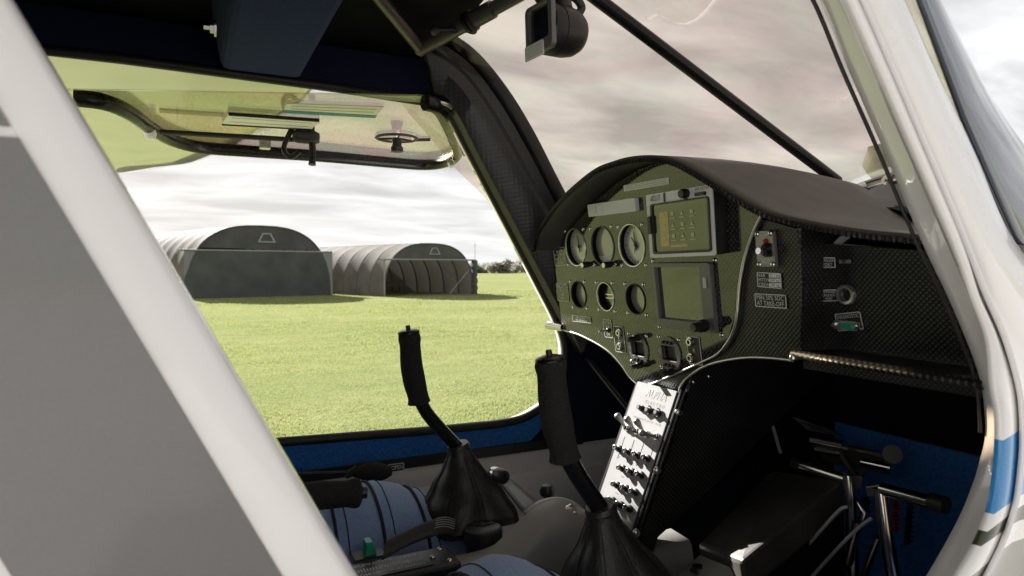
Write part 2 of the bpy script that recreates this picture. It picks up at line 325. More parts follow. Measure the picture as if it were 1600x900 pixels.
# ------------------------------------------------------------------ field and background
def ground_mat():
    m = pm('mown_grass', (.10, .125, .03), .95, spec=.0); n = m.node_tree.nodes; l = m.node_tree.links; b = n['Principled BSDF']
    t = n.new('ShaderNodeTexCoord'); cols = []
    for sc_, lo, hi in ((.35, (.115, .155, .06), (.285, .28, .135)), (2.6, (.12, .155, .06), (.295, .29, .145)), (26, (.14, .165, .066), (.255, .265, .12))):
        no_ = n.new('ShaderNodeTexNoise'); no_.inputs['Scale'].default_value = sc_; no_.inputs['Detail'].default_value = 5; gm = n.new('ShaderNodeMapping'); gm.inputs['Rotation'].default_value = (0, 0, YAW); gm.inputs['Scale'].default_value = (.4, 1, 1) if sc_ < 10 else (1, 1, 1); l.new(t.outputs['Object'], gm.inputs[0]); l.new(gm.outputs[0], no_.inputs[0])
        r = n.new('ShaderNodeValToRGB'); r.color_ramp.elements[0].position = .35; r.color_ramp.elements[1].position = .65; r.color_ramp.elements[0].color = lo + (1,); r.color_ramp.elements[1].color = hi + (1,)
        l.new(no_.outputs[0], r.inputs[0]); cols.append(r.outputs[0])
    o = cols[0]
    for c in cols[1:]:
        x = n.new('ShaderNodeMix'); x.data_type = 'RGBA'; x.inputs[0].default_value = .45; l.new(o, x.inputs['A']); l.new(c, x.inputs['B']); o = x.outputs['Result']
    l.new(o, b.inputs['Base Color'])
    no_ = n.new('ShaderNodeTexNoise'); no_.inputs['Scale'].default_value = 30; no_.inputs['Detail'].default_value = 6; l.new(t.outputs['Object'], no_.inputs[0])
    bp = n.new('ShaderNodeBump'); bp.inputs['Strength'].default_value = .6; bp.inputs['Distance'].default_value = .03; l.new(no_.outputs[0], bp.inputs['Height']); l.new(bp.outputs[0], b.inputs['Normal'])
    return m
MT['ground'] = ground_mat()
gr = 3500; gv = [(x, y, GZ) for x in (-gr, -60, 60, gr) for y in (-gr, -60, 60, gr)]
g = put('grass_field', mk(gv, [(i * 4 + j, i * 4 + j + 1, i * 4 + j + 5, i * 4 + j + 4) for i in range(3) for j in range(3)]), MT['ground']); tag(g, kind='structure')
MT['apron'] = pm('pale_bounce_concrete', (.46, .445, .43), .85, var=.2, vs=.8, bump=.3, bs=30)
put('added_bounce_apron', box_me(-40, 40, -60, .25, GZ - .2, GZ + .012), MT['apron'])['kind'] = 'structure'  # unseen slab added to bounce neutral light onto the door frames
def grass_blades():
    n = 230000
    dist = 5.2 * (46 / 5.2) ** (rng.random(n) ** 1.0)          # log-spaced in depth
    ux = rng.uniform(-.50, .12, n)
    P = np.outer(dist, np.array(Fw)[:2] / np.linalg.norm(np.array(Fw)[:2])) + np.outer(dist * ux, np.array(Rt)[:2])
    clump = np.sin(P[:, 0] * 2.1 + np.sin(P[:, 1] * 1.7) * 2) * np.sin(P[:, 1] * 2.6 + np.sin(P[:, 0] * 3.1)) * .5 + .5
    big_ = np.sin(P[:, 0] * .55 + 1.3 * np.sin(P[:, 1] * .31)) * np.sin(P[:, 1] * .42 + 1.1 * np.sin(P[:, 0] * .37)) * .5 + .5
    keep = rng.random(n) < (.18 + .82 * (clump * .5 + big_ * .5)); P, dist, clump, big_ = P[keep], dist[keep], clump[keep], big_[keep]; n = len(P)
    h = (.012 + .045 * (clump * big_) * rng.random(n)) * (1 + dist / 40); w = (.0022 + .0012 * rng.random(n)) * (1 + dist / 7)
    a = rng.uniform(0, 6.283, n); lean = rng.uniform(0, .6, n) * h; b = rng.uniform(0, 6.283, n)
    v = np.zeros((n, 3, 3)); v[:, :, 0] = P[:, :1]; v[:, :, 1] = P[:, 1:]; v[:, :, 2] = GZ
    v[:, 0, 0] += w * np.cos(a); v[:, 0, 1] += w * np.sin(a); v[:, 1, 0] -= w * np.cos(a); v[:, 1, 1] -= w * np.sin(a)
    v[:, 2, 0] += lean * np.cos(b); v[:, 2, 1] += lean * np.sin(b); v[:, 2, 2] += h
    me = bpy.data.meshes.new('m'); me.vertices.add(n * 3); me.vertices.foreach_set('co', v.reshape(-1)); me.loops.add(n * 3); me.loops.foreach_set('vertex_index', np.arange(n * 3, dtype=np.int32))
    me.polygons.add(n); me.polygons.foreach_set('loop_start', np.arange(0, n * 3, 3, dtype=np.int32)); me.update(calc_edges=True)
    m = pm('grass_blade', (.215, .235, .105), .8, var=.3, vs=.5, spec=.2); nn = m.node_tree.nodes; ll = m.node_tree.links; bs = nn['Principled BSDF']
    tr = nn.new('ShaderNodeBsdfTranslucent'); tr.inputs[0].default_value = (.26, .29, .115, 1); mxs = nn.new('ShaderNodeMixShader'); mxs.inputs[0].default_value = .45
    ll.new(bs.outputs[0], mxs.inputs[1]); ll.new(tr.outputs[0], mxs.inputs[2]); ll.new(mxs.outputs[0], nn['Material Output'].inputs[0])
    tag(put('grass', me, m), 'short yellow green grass blades covering the airfield', 'grass', kind='stuff')
grass_blades()
def cw(u, w, z=0):                                   # camera-plan coordinates (right, forward) -> world
    f = Vector((math.sin(YAW), math.cos(YAW), 0)); r = Vector((math.cos(YAW), -math.sin(YAW), 0)); return r * u + f * w + Vector((0, 0, GZ + z))
def tarp_mat(name, col, tl):
    m = pm(name, col, .85, var=.22, vs=.9, bump=.3, bs=5, spec=.05); n = m.node_tree.nodes; l = m.node_tree.links
    t = n.new('ShaderNodeBsdfTranslucent'); t.inputs[0].default_value = tuple(c * 1.1 for c in col) + (1,); x = n.new('ShaderNodeMixShader'); x.inputs[0].default_value = tl
    l.new(n['Principled BSDF'].outputs[0], x.inputs[1]); l.new(t.outputs[0], x.inputs[2]); l.new(x.outputs[0], n['Material Output'].inputs[0]); return m
MT['roofskin'] = tarp_mat('canvas_roof', (.15, .138, .12), .10); MT['tarp'] = tarp_mat('grey_tarpaulin', (.098, .102, .10), .12); MT['hframe'] = pm('hangar_steel', (.26, .26, .25), .5, metal=.3); MT['ribm'] = pm('rib_steel', (.07, .07, .065), .6)
MT['gable'] = tarp_mat('gable_canvas', (.10, .102, .10), .12)
def hangar(label, A, e1, e2, Wd, Ht, Dp, eave, opened, ribs):
    o = cw(*A); E1 = (cw(A[0] + e1[0], A[1] + e1[1]) - o).normalized(); E2 = (cw(A[0] + e2[0], A[1] + e2[1]) - o).normalized(); Z = Vector((0, 0, 1))
    h = thing('hangar', label, 'hangar', o + E1 * (Wd / 2))
    def prof(k, n, s=1.0):
        a = math.pi * k / n; c, si = math.cos(a), math.sin(a); ex = .72
        return (Wd / 2 - math.copysign(abs(c) ** ex, c) * Wd / 2 * s, Ht * abs(si) ** .82 * s)
    n = 28; rows = []; nr = ribs * 6
    for j in range(nr + 1):
        sag = 1 - .009 * abs(math.sin(math.pi * j / 6)); row = []
        for k in range(n + 1):
            x, z = prof(k, n, 1); cx = Wd / 2; row.append(o + E1 * (cx + (x - cx) * sag) + E2 * (Dp * j / nr) + Z * (z * sag))
        rows.append(row)
    put('roof', grid_me(rows, angle=70), MT['roofskin'], h)
    for j in range(ribs + 1):
        pts = [o + E1 * x + E2 * (Dp * j / ribs + .02) + Z * z for x, z in (prof(k, n, .992) for k in range(n + 1))]
        tube('rib', pts, .04, MT['ribm'], h, 6)
    fr = Frame(o, E1, Z)
    # gable canvas above the eave bar
    arc = [p for p in (prof(k, 60, .985) for k in range(61)) if p[1] >= eave]
    gb = plate('gable', [[tuple(p) for p in arc]], fr, -.06, -.03, MT['gable'], h)
    cx = Wd / 2 + .25; vz = eave + (Ht - eave) * .52; s = Ht * .058
    tr = lambda q: [(cx - s * 1.9 * q, vz - s * q), (cx + s * 1.9 * q, vz - s * q), (cx + s * .9 * q, vz + s * q), (cx - s * .9 * q, vz + s * q)]
    plate('vent_frame', [tr(1.15), tr(.85)], fr, -.03, .02, MT['hframe'], gb); plate('vent_pane', [tr(.85)], fr, -.028, -.01, MT['tarp'], gb)
    tube('eave_bar', [fr.pt(-.28, eave, .03), fr.pt(Wd + .1, eave, .03)], .05, MT['hframe'], h, 8)
    if not opened:
        rows = []; nx, nz = 70, 24; x0, x1 = -.05, Wd + .1
        for i in range(nz + 1):
            zz = eave * i / nz; rows.append([fr.pt(x0 + (x1 - x0) * j / nx, zz, .05 + .016 * math.sin(j * .55 + math.sin(i * .5) * .9) * (1 - i / nz) + .005 * math.sin(i * .6 + j * .23)) for j in range(nx + 1)])
        put('door_curtain', grid_me(rows), MT['tarp'], h)
        put('back_wall', poly_me([[prof(k, 40, .98) for k in range(41)]], 0, .03, fr.mat() @ Matrix.Translation((0, 0, -Dp + .1))), MT['gable'], h)
    else:
        put('back_wall', poly_me([[prof(k, 40, .98) for k in range(41)]], 0, .03, fr.mat() @ Matrix.Translation((0, 0, -Dp + .1))), MT['roofskin'], h)
        rows = []
        for i in range(17):
            rows.append([fr.pt(Wd + .02 + .16 * math.cos(a) * (1 + .35 * math.sin(i * 2.1 + a * 2)), (eave + .0) * i / 16, .02 + .2 * math.sin(a) * (1 + .3 * math.cos(i * 1.6 + a * 3))) for a in [k * 2 * math.pi / 14 for k in range(14)]])
        put('gathered_curtain', grid_me(rows, closed=True), MT['tarp'], h)
        tube('brace', [fr.pt(Wd * .72, .05, -.1), fr.pt(Wd * .98, eave * .8, -.1)], .03, MT['hframe'], h, 6)
        for s in (0, 1): tube('door_post', [fr.pt(.03 + s * (Wd - .1), 0, .0), fr.pt(.03 + s * (Wd - .1), eave, .0)], .05, MT['hframe'], h, 6)
    return o, E1, E2, Z
E1, E2 = (.788, .616), (-.72, .69)
hangar('arched hangar closed by a grey tarpaulin front', (-16.7, 33.4), E1, E2, 7.75, 3.9, 11, 2.5, False, 8)
ho = hangar('smaller arched hangar with its front open', (-7.03, 35.9), E1, E2, 6.0, 3.0, 11, 2.05, True, 8)
def bench(o, E1, E2, Z):
    p = o + E1 * 2.6 + E2 * 3.5; t = thing('work_table', 'dark work table standing inside the open hangar', 'table', p); M = pm('red_brown_paint', (.06, .03, .026), .6)
    fr = Frame(p, E1, Z)
    plate('tabletop', [(-1.0, .70), (1.0, .70), (1.0, .78), (-1.0, .78)], fr, -.4, .4, M, t); plate('apron', [(-.9, .5), (.9, .5), (.9, .69), (-.9, .69)], fr, -.34, .34, M, t)
    for a in (-.9, .9):
        for c in (-.32, .32): tube('leg', [fr.pt(a, 0, c), fr.pt(a, .7, c)], .04, M, t, 6)
bench(*ho)
# mast and far woodland
mb = cw(-.0565 * 150, 150); t = thing('radio_mast', 'slender pale mast rising behind the open hangar', 'mast', mb)
MT['mast'] = pm('mast_grey', (.35, .35, .35), .5)
tube('pole', [mb, mb + Vector((0, 0, 7.6))], [.09, .05], MT['mast'], t, 6); tube('crossarm', [mb + Vector((-.4, 0, 6.6)), mb + Vector((.4, 0, 6.6))], .04, MT['mast'], t, 5)
def woodland():
    vs, fs = [], []
    def leafball(c, r, n):
        for _ in range(n):
            d = Vector((random.gauss(0, 1), random.gauss(0, 1), random.gauss(0, .8))).normalized() * r * random.uniform(.55, 1.05); p = c + d
            a = Vector((random.gauss(0, 1), random.gauss(0, 1), random.gauss(0, 1))).normalized(); b = a.orthogonal().normalized(); s = random.uniform(.25, .6)
            k = len(vs); vs.extend([p + a * s, p + b * s, p - a * s, p - b * s]); fs.append((k, k + 1, k + 2, k + 3))
    x = -60
    while x < 75:
        w = 190 + random.uniform(-12, 30); big = 1 + .7 * max(0, math.sin((x + 8) * .11)); hgt = random.uniform(1.7, 2.8) * big
        for _ in range(4): leafball(cw(x + random.uniform(-1.6, 1.6), w + random.uniform(-2, 2), hgt * random.uniform(.25, .8)), hgt * random.uniform(.35, .55), 80)
        x += random.uniform(.8, 1.6)
    m = pm('haze_tinted_foliage', (.33, .32, .28), .9, var=.3, vs=.12, spec=.1); nn = m.node_tree.nodes; tr = nn.new('ShaderNodeBsdfTranslucent'); tr.inputs[0].default_value = (.34, .33, .28, 1); mxs = nn.new('ShaderNodeMixShader'); mxs.inputs[0].default_value = .5; m.node_tree.links.new(nn['Principled BSDF'].outputs[0], mxs.inputs[1]); m.node_tree.links.new(tr.outputs[0], mxs.inputs[2]); m.node_tree.links.new(mxs.outputs[0], nn['Material Output'].inputs[0])  # distance haze is put into the pale grey leaf colour
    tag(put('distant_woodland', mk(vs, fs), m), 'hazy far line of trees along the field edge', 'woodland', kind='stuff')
    vs.clear(); fs.clear()
woodland()
# ------------------------------------------------------------------ aircraft shell
YC = .84; YP = 1.28; YS = .37
ac = thing('light_aircraft', 'white high wing light aircraft with grey and blue stripes', 'aircraft', (0, YC, GZ))
PW = Frame((0, YP, 0), (1, 0, 0), (0, 0, 1))           # port wall, seen from inside
def L(fr, pts): return [fr.loc(*p) for p in pts]
# port wall with its door opening
open_px = [(690, 163), (703, 178), (735, 240), (790, 345), (842, 445), (872, 505), (883, 545), (878, 590), (862, 622), (840, 640), (800, 658), (700, 670), (560, 681), (445, 690), (330, 699)]
op = cat([Vector((*PW.loc(*p), 0)) for p in open_px], 5); op = [(p.x, p.y) for p in op]
z_top = PW.loc(690, 163)[1]
hole = op + [(-.02, op[-1][1] - .003), (-.10, -.27), (-.20, -.05), (-.28, .12), (-.31, .25), (-.28, z_top + .012), (-.1, z_top + .014), (.25, z_top + .008)]
zb = op[-1][1]
plate('side_wall', [[(-.7, -.75), (1.35, -.75), (1.35, .14), (.95, .14), (.80, .02), (.60, .28), (.46, .43), (-.7, .47)], hole], PW, -.012, 0, MT['navy'], ac)
plate('port_skin', [[(-.75, -.75), (1.4, -.75), (1.4, .15), (.96, .15), (.81, .03), (.61, .29), (.47, .47), (-.75, .49)], [(x * 1.0, z) for x, z in hole]], PW, -.030, -.0125, MT['white'], ac)
sealp = [PW.pt(x, z, .002) for x, z in hole]
tube('door_seal', sealp, .0095, MT['rubber'], ac, 10, closed=True)
# blue strip, black strip, grey ledge under the port window
zs = PW.loc(650, 712)[1]; zk = PW.loc(650, 727)[1]
plate('carpet_strip', [(-.5, zs), (.665, zs), (.70, zs + .03), (.735, zs + .10), (.735, zs + .14)] + [(x, z - .008) for x, z in op if z < -.20][3:] + [(-.5, zb - .008)], PW, .001, .006, MT['blue'], ac)
plate('ledge_seal', [(-.6, zk), (.80, zk), (.80, zs + .001), (-.6, zs + .001)], PW, .001, .012, MT['black'], ac)
rows = [[Vector((x, YP - y, z)) for x in np.linspace(-.6, 1.0, 30)] for y, z in ((.004, zk + .001), (.022, zk - .004), (.03, zk - .02), (.034, zk - .035), (.05, zk - .04), (.056, zk - .055), (.058, zk - .12), (.058, -.72))]
put('side_ledge', grid_me(rows), MT['lgrey'], ac)
rows = []
for i in range(14):
    a = math.pi * i / 13; rows.append([Vector((.27 + .15 * math.cos(a), YP - .058 - .035 * math.sin(a) * math.cos(b), zk - .125 + .07 * math.sin(b) * 1.0)) for b in np.linspace(-1.57, 1.57, 10)])
put('ledge_bulge', grid_me(rows), MT['lgrey'], ac)
# interior floor, firewall, bulkhead, ceiling
put('floor', box_me(-.7, 1.35, YS, YP - .013, -.76, -.70), MT['liner'], ac)
put('firewall', box_me(1.35, 1.38, .30, YP + .02, -.76, .12), MT['liner'], ac)
put('bulkhead', box_me(-.74, -.70, .30, YP + .02, -.76, .5), MT['navy'], ac)
zcl = .47
rows = []
for i in range(9):
    x = -.72 + (.46 + .72) * i / 8
    rows.append([Vector((x, YS + (YP - YS) * j / 16, zcl - .05 * abs(j / 8 - 1) ** 3 + .0 * i)) for j in range(17)])
solid(put('roof_lining', grid_me(rows), MT['liner'], ac), .03, 1)
# spar cover running across the roof
s0, s1 = AY(346, 112, 1.262), AY(470, 121, 1.262)
v = lambda x, y, z: Vector((x, y, z)); xa, xb, za_ = s0.x, s1.x, (s0.z + s1.z) / 2
hexa('spar_cover', [v(xa, YS + .02, za_ - .004), v(xb, YS + .02, za_ - .004), v(xb, 1.266, za_), v(xa, 1.266, za_)], [v(xa - .02, YS + .02, .462), v(xb + .01, YS + .02, .462), v(xb + .01, 1.266, .462), v(xa - .02, 1.266, .462)],
     pm('spar_carpet', (.008, .024, .125), .95, var=.3, vs=250, bump=.9, bs=500, sheen=.05, spec=.2), ac, .012)
bolt_me = lathe_me([(.0, .016), (.004, .016), (.004, .008), (.008, .008), (.008, .003), (.012, .003), (.012, 0)], 8)
o = put('spar_bolt', bolt_me, MT['screw'], ac, axis_mat(AY(338, 44, 1.0), (-1, 0, 0)))
# port windshield pillar: carbon band with a rolled edge
pl = [(676, 148), (692, 160), (712, 190), (742, 250), (800, 360), (850, 455), (884, 520), (905, 560)]
pr_ = [(640, 20), (700, 52), (745, 85), (790, 140), (830, 205), (866, 275), (900, 340), (950, 430)]
a_ = cat([AY(*p, YP - .016) for p in pl], 6); b_ = cat([AY(*p, YP - .06) for p in pr_], 6)
rows = [a_]
for f, dy in ((.06, -.012), (.35, -.022), (.55, -.016), (.66, -.004), (.8, -.004), (1, 0)): rows.append([p.lerp(q, f) + Vector((0, dy, 0)) for p, q in zip(a_, b_)])
solid(put('windshield_pillar', grid_me(rows, angle=30), MT['rib'], ac), .02, 1)
edge = [p.lerp(q, .9) + Vector((0, .004, 0)) for p, q in zip(a_, b_)]
solid(put('pillar_flange', grid_me([[p.lerp(q, .78) + Vector((.002, -.004, 0)) for p, q in zip(a_, b_)], [p.lerp(q, .9) + Vector((.002, -.010, .0)) for p, q in zip(a_, b_)], [p.lerp(q, 1.02) + Vector((.002, -.002, 0)) for p, q in zip(a_, b_)], [p.lerp(q, 1.04) + Vector((.002, .02, 0)) for p, q in zip(a_, b_)]]), MT['rubber'], ac), .004)
# roof tubes
J = AY(657, 77, 1.18); T1 = AY(806, -6, 1.0); T1 = J + (T1 - J) * 1.3; T2 = AY(590, -6, 1.08); T2 = J + (T2 - J) * 1.4
rt = tube('roof_tube', [J, T1], .0125, MT['tubem'], ac, 14); m_ = J.lerp(T1, .42); dT = (T1 - J).normalized()
put('tube_collar', lathe_me([(.012, -.008), (.019, -.008), (.019, -.002), (.015, -.001), (.015, .001), (.019, .002), (.019, .008), (.012, .008)], 18), MT['rubber'], rt, axis_mat(m_, dT))
tube('tube_sleeve', [m_ + dT * .006, m_ + dT * .05], .0155, MT['tubem'], rt, 14)
tube('roof_strut', [J, T2], .011, MT['tubem'], ac, 14)
put('tube_joint', lathe_me([(0, -.013), (.009, -.010), (.013, 0), (.009, .010), (0, .013)], 14), MT['tubem'], ac, axis_mat(J, (0, 1, 0)))
la, lb = AY(679, 48, 1.10), AY(739, 46, 1.10)
lk = tube('roof_latch', [la, lb], .0058, MT['black'], ac, 10)
for p in (la, lb): put('latch_ball', lathe_me([(0, -.009), (.007, -.006), (.009, 0), (.007, .006), (0, .009)], 12), MT['black'], lk, axis_mat(p, (0, 1, 0)))
# centre brace of the windshield
q0, q1 = AY(1308, 283, YC - .02), AY(930, -4, YC - .02)
tube('brace_tube', [q0, q1 + (q1 - q0) * .1], .0102, MT['shaft'], ac, 16)
# windshield
def wpt(a, t, y0):
    E = cat1([.86, .735, .61, .52, .40, .37], 1); Ez = [-.08, .03, .13, .215, .34, .43]; Ey = [.385, .37, .35, .335, .335, .36]
    Cx = [1.34, 1.12, .92, .76, .52, .44]; Cz = [.205, .255, .312, .368, .45, .475]
    k = t * 5; i = min(4, int(k)); f = k - i; li = lambda A: A[i] * (1 - f) + A[i + 1] * f
    s, c = math.sin(a), math.cos(a); ye = li(Ey)
    return Vector((li(E) + (li(Cx) - li(E)) * s, YC - (YC - ye) * math.copysign(abs(c) ** (.9 + (1.0 * t if c > 0 else 0)), c), li(Ez) + (li(Cz) - li(Ez)) * s ** 1.3))
rows = [[wpt(math.pi * j / 48, i / 20, 0) for j in range(49)] for i in range(21)]
ws = put('windshield', grid_me(rows), MT['wind'], ac)
solid(put('painted_glass_reflection', grid_me([[wpt(a_i, i / 40, 0) + Vector((-.002, -.002, 0)) for a_i in np.linspace(0, .42, 12)] for i in range(41)]), MT['border'], ac), .003)  # added band; its dark blue stands in for sky mirrored in the glass
# front door frame and the fuselage skin ahead of it
inner = [(1240, -60), (1280, 0), (1325, 108), (1385, 245), (1441, 380), (1480, 462), (1515, 545), (1532, 597), (1538, 640), (1539, 682), (1532, 715), (1519, 758), (1495, 815), (1447, 900), (1395, 975), (1300, 1050)]
ridge = [(1290, -60), (1323, 0), (1372, 108), (1432, 245), (1490, 380), (1519, 455), (1550, 525), (1571, 597), (1577, 640), (1578, 682), (1576, 722), (1568, 785), (1548, 845), (1520, 900), (1478, 975), (1380, 1080)]
outer = [(1352, -60), (1396, 0), (1446, 110), (1510, 240), (1575, 380), (1660, 450), (1760, 525), (1900, 597), (1900, 640), (1900, 682), (1900, 722), (1900, 785), (1900, 845), (1900, 920), (1900, 1000), (1900, 1200)]
I_ = cat([AY(*p, .352) for p in inner], 8); R_ = cat([AY(*p, .300) for p in ridge], 8)
O_ = cat([AY(*p, .334 if i < 5 else .325 + .025 * (i - 4) if i < 8 else .39) for i, p in enumerate(outer)], 8)
rows = [[p * 1.02 for p in I_], I_]
for f in (.12, .3, .5, .7, .84, .93): rows.append([p.lerp(q, f) + Vector((0, -.012 * math.sin(math.pi * f) - .006 * f, 0)) for p, q in zip(I_, R_)])
solid(put('door_frame', grid_me(rows, angle=70), MT['white'], ac), .004, 1)
rows = []
for f in (-.05, .0, .03, .06, .1, .16, .24, .34, .46, .6, .74, .88, 1.0): rows.append([p.lerp(q, f) + Vector((0, (-.0085 if f < 0 else -.006 + .009 * math.exp(-((f - .06) / .05) ** 2) - .012 * math.sin(math.pi * min(1, f)) ** 1), 0)) for p, q in zip(R_, O_)])
fs_ = put('front_fuselage', grid_me(rows, angle=80), MT['paint'], ac); solid(fs_, .006, 1)
for j, (p, d) in enumerate(zip(inner, inner)): pass
tube('frame_seal', [p + Vector((-.001, .004, 0)) for p in I_[:72]], .0016, MT['rubber'], ac, 8)
for p in ((1417, 55), (1455, 135), (1491, 208), (1527, 281), (1558, 349), (1590, 409)):
    d = AY(*p, .330); put('windshield_bolt', lathe_me([(0, .004), (.003, .0035), (.0042, 0.002), (.0042, 0), (.0028, 0), (.0028, -.004)], 10), MT['black'], ac, axis_mat(d, (.25, -1, .2)))
# starboard wall below and ahead of the door, aft frame
SW = Frame((0, YS + .03, 0), (1, 0, 0), (0, 0, 1))
aft = [(-40, -100), (22, 0), (130, 180), (240, 364), (350, 548), (455, 724), (560, 900), (640, 1030)]
ia = [SW.loc(p[0] + 34, p[1] + (18 if p[1] > 690 else 0)) for p in inner]; aa = [SW.loc(*p) for p in aft]
plate('starboard_sill', [(-.7, -.75), (1.35, -.75), (1.35, -.36), (-.7, -.36)], SW, -.004, .004, MT['navy'], ac)
plate('starboard_header', [(-.7, .32), (.40, .32), (.36, .44), (-.7, .45)], SW, -.004, .004, MT['navy'], ac)
# aft fuselage skin: rounded white frame then grey paint with white stripes
def colpx(pts, Y): return cat([AY(*p, Y) for p in pts], 6)
sh = lambda dx: [(x + dx, y) for x, y in aft]
gb_ = [(-260, -300), (-115, -60), (30, 215), (130, 382), (230, 548), (335, 724), (441, 900), (600, 1165)]
wj = [(-60, -100), (10, 0), (118, 180), (228, 364), (337, 548), (441, 724), (546, 900), (628, 1030)]
K = 48
def res(pts, Y):
    c = cat([AY(*p, Y) for p in pts], 12); return [c[int(round(i * (len(c) - 1) / K))] for i in range(K + 1)]
def line(x0, y0, x1, y1, Y): return [AY(x0 + (x1 - x0) * i / K, y0 + (y1 - y0) * i / K, Y) for i in range(K + 1)]
cols = [line(-38, -100, 638, 1030, .40), line(-38, -100, 638, 1030, .350), line(-41, -100, 635, 1030, .341), line(-48, -100, 627, 1030, .336), line(-64, -100, 610, 1030, .3325),
        line(-120, -100, 552, 1030, .331), line(-160, -100, 520, 1030, .330)]
put('aft_door_frame', grid_me(cols, angle=70), MT['white'], ac)
AF = Frame((0, .330, 0), (1, 0, 0), (0, 0, 1))
bl = [AF.loc(-160, -100), AF.loc(520, 1030)]
plate('aft_fuselage', [[bl[0], bl[1], (bl[1][0] - .1, -.75), (-1.2, -.75), (-1.2, .45), (bl[0][0] - .05, .45)]], AF, -.004, -.0005, MT['white'], ac)
# painted grey areas, a film of paint on the skin
lx = lambda y: -160 + 680 * (y + 100) / 1130
plate('grey_paint_panel', [[(-1.15, AF.loc(30, 216)[1])] + L(AF, [(30.0, 216), (440, 900), (478, 965), (78, 965), (20, 900), (0, 868)]) + [(-1.15, AF.loc(0, 868)[1])]], AF, .0002, .0014, MT['grey'], ac)
plate('grey_paint_panel', [[(-1.15, AF.loc(16, 198)[1])] + L(AF, [(16, 198), (0, 172), (-60, 80)]) + [(-1.15, AF.loc(-60, 80)[1])]], AF, .0002, .0014, MT['grey'], ac)
# wing
def wing():
    rows = []
    sec = [(.0, .0), (.004, .03), (.03, .055), (.12, .075), (.3, .08), (.6, .05), (1, 0), (.85, -.008), (.6, -.018), (.35, -.026), (.15, -.03), (.05, -.024), (.012, -.014)]
    for y, le, te, z in ((-4.0, -.25, -.9, .60), (-3.2, .05, -.85, .59), (-1.6, .27, -.80, .56), (-.0, .36, -.78, .53), (YS, .36, -.78, .52), (YP, .36, -.78, .52), (2.1, .345, -.79, .535), (3.16, .20, -.80, .555), (3.9, .02, -.83, .57), (4.6, -.30, -.88, .59), (5.0, -.62, -.92, .60)):
        c = le - te; rows.append([Vector((le - u * c, y, z + w * c)) for u, w in sec])
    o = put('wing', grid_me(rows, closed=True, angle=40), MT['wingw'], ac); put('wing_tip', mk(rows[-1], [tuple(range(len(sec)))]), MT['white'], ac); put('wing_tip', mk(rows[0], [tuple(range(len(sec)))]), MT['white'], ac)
wing()
ft = AZ(277, 174, .50); fd = tube('wing_drain', [ft + Vector((0, 0, .03)), ft + Vector((0, 0, -.03))], .0035, MT['chrome'], ac, 8); put('drain_flange', lathe_me([(0, .002), (.012, .002), (.012, -.002), (0, -.002)], 12), MT['chrome'], fd, Matrix.Translation(ft + Vector((0, 0, -.028)))); 
# nose deck, propeller
rows = [[Vector((x, YC + (y) * w, z - .16 * abs(y) ** 2.2)) for y in np.linspace(-1, 1, 17)] for x, w, z in ((1.0, .42, .115), (1.2, .40, .12), (1.33, .385, .185))]
put('nose_deck', grid_me(rows), MT['liner'], ac)
rows = [[Vector((x, YC + w * math.cos(a), -.26 + h * math.sin(a))) for a in np.linspace(-.5, math.pi + .5, 28)] for x, w, h in ((1.34, .40, .45), (1.5, .37, .42), (1.7, .30, .34), (1.86, .2, .22))]
bs_ = lambda y, dz, x=1.325: Vector((x, YC + .385 * y, .19 + dz - .16 * abs(y) ** 2.2))
solid(put('windshield_base', grid_me([[bs_(y, d_) for y in np.linspace(-1, 1, 33)] for d_ in (-.012, .004)]), MT['lgrey'], ac), .004, 1); tube('base_seal', [bs_(y, .007) for y in np.linspace(-1, 1, 33)], .0035, MT['rubber'], ac, 6)
for y in np.linspace(-.9, .9, 13): put('base_bolt', bolt_me, MT['black'], ac, axis_mat(bs_(y, -.003, 1.32), (-1, 0, 0)))
put('nose_cowl', grid_me(rows), MT['white'], ac)
hub = Vector((1.93, YC, -.19)); prp = put('propeller', lathe_me([(.0, .17), (.05, .14), (.085, .08), (.10, 0), (.10, -.03), (0, -.03)], 20), MT['prop'], ac, axis_mat(hub, (1, 0, 0)))
tip = AX(1356, 230, 1.93); base_ang = math.atan2(tip.z - hub.z, tip.y - hub.y); Rp = math.hypot(tip.z - hub.z, tip.y - hub.y)
for k in range(3):
    a = base_ang + k * 2 * math.pi / 3; d = Vector((0, math.cos(a), math.sin(a))); e_ = Vector((0, -math.sin(a), math.cos(a))); rows = []
    for f in np.linspace(.08, 1, 22):
        c = .055 * min(1, f * 2.2) * (1 if f < .92 else max(.05, math.sqrt(max(0, 1 - ((f - .92) / .08) ** 2)))); tw = rad(38 - 24 * f)
        ch = (e_ * math.cos(tw) + Vector((1, 0, 0)) * math.sin(tw)); th = ch.cross(d)
        rows.append([hub + d * (Rp * f) + ch * (c * u) + th * (c * .12 * w) for u, w in ((-1, 0), (-.5, .8), (.2, 1), (1, 0), (.2, -.6), (-.5, -.5))])
    put('blade', grid_me(rows, closed=True, angle=60), MT['prop'], prp)
# ------------------------------------------------------------------ raised port door
ZD = .318
dpx = [(60, 150), (116, 153), (165, 160), (205, 178), (240, 203), (275, 221), (320, 231), (400, 237), (500, 244), (600, 253), (660, 257.5), (694, 254), (714, 243), (712, 228), (700, 196), (684, 168), (664, 160)]
dl = cat([AZ(*p, ZD) for p in dpx], 6)
dr = thing('aircraft_door', 'raised clear door with black rim on the far side of the cabin', 'door', (.2, YP + .02, ZD))
bow = lambda p: Vector((0, 0, 0))
tube('door_rim', dl[6:], .0165, MT['shaft'], dr, 12, squash=.8)
pf = Frame((0, 0, ZD + .012), (1, 0, 0), (0, 1, 0))
plate('pane', [[(p.x, p.y) for p in dl]], pf, 0, .003, MT['pane'], dr)
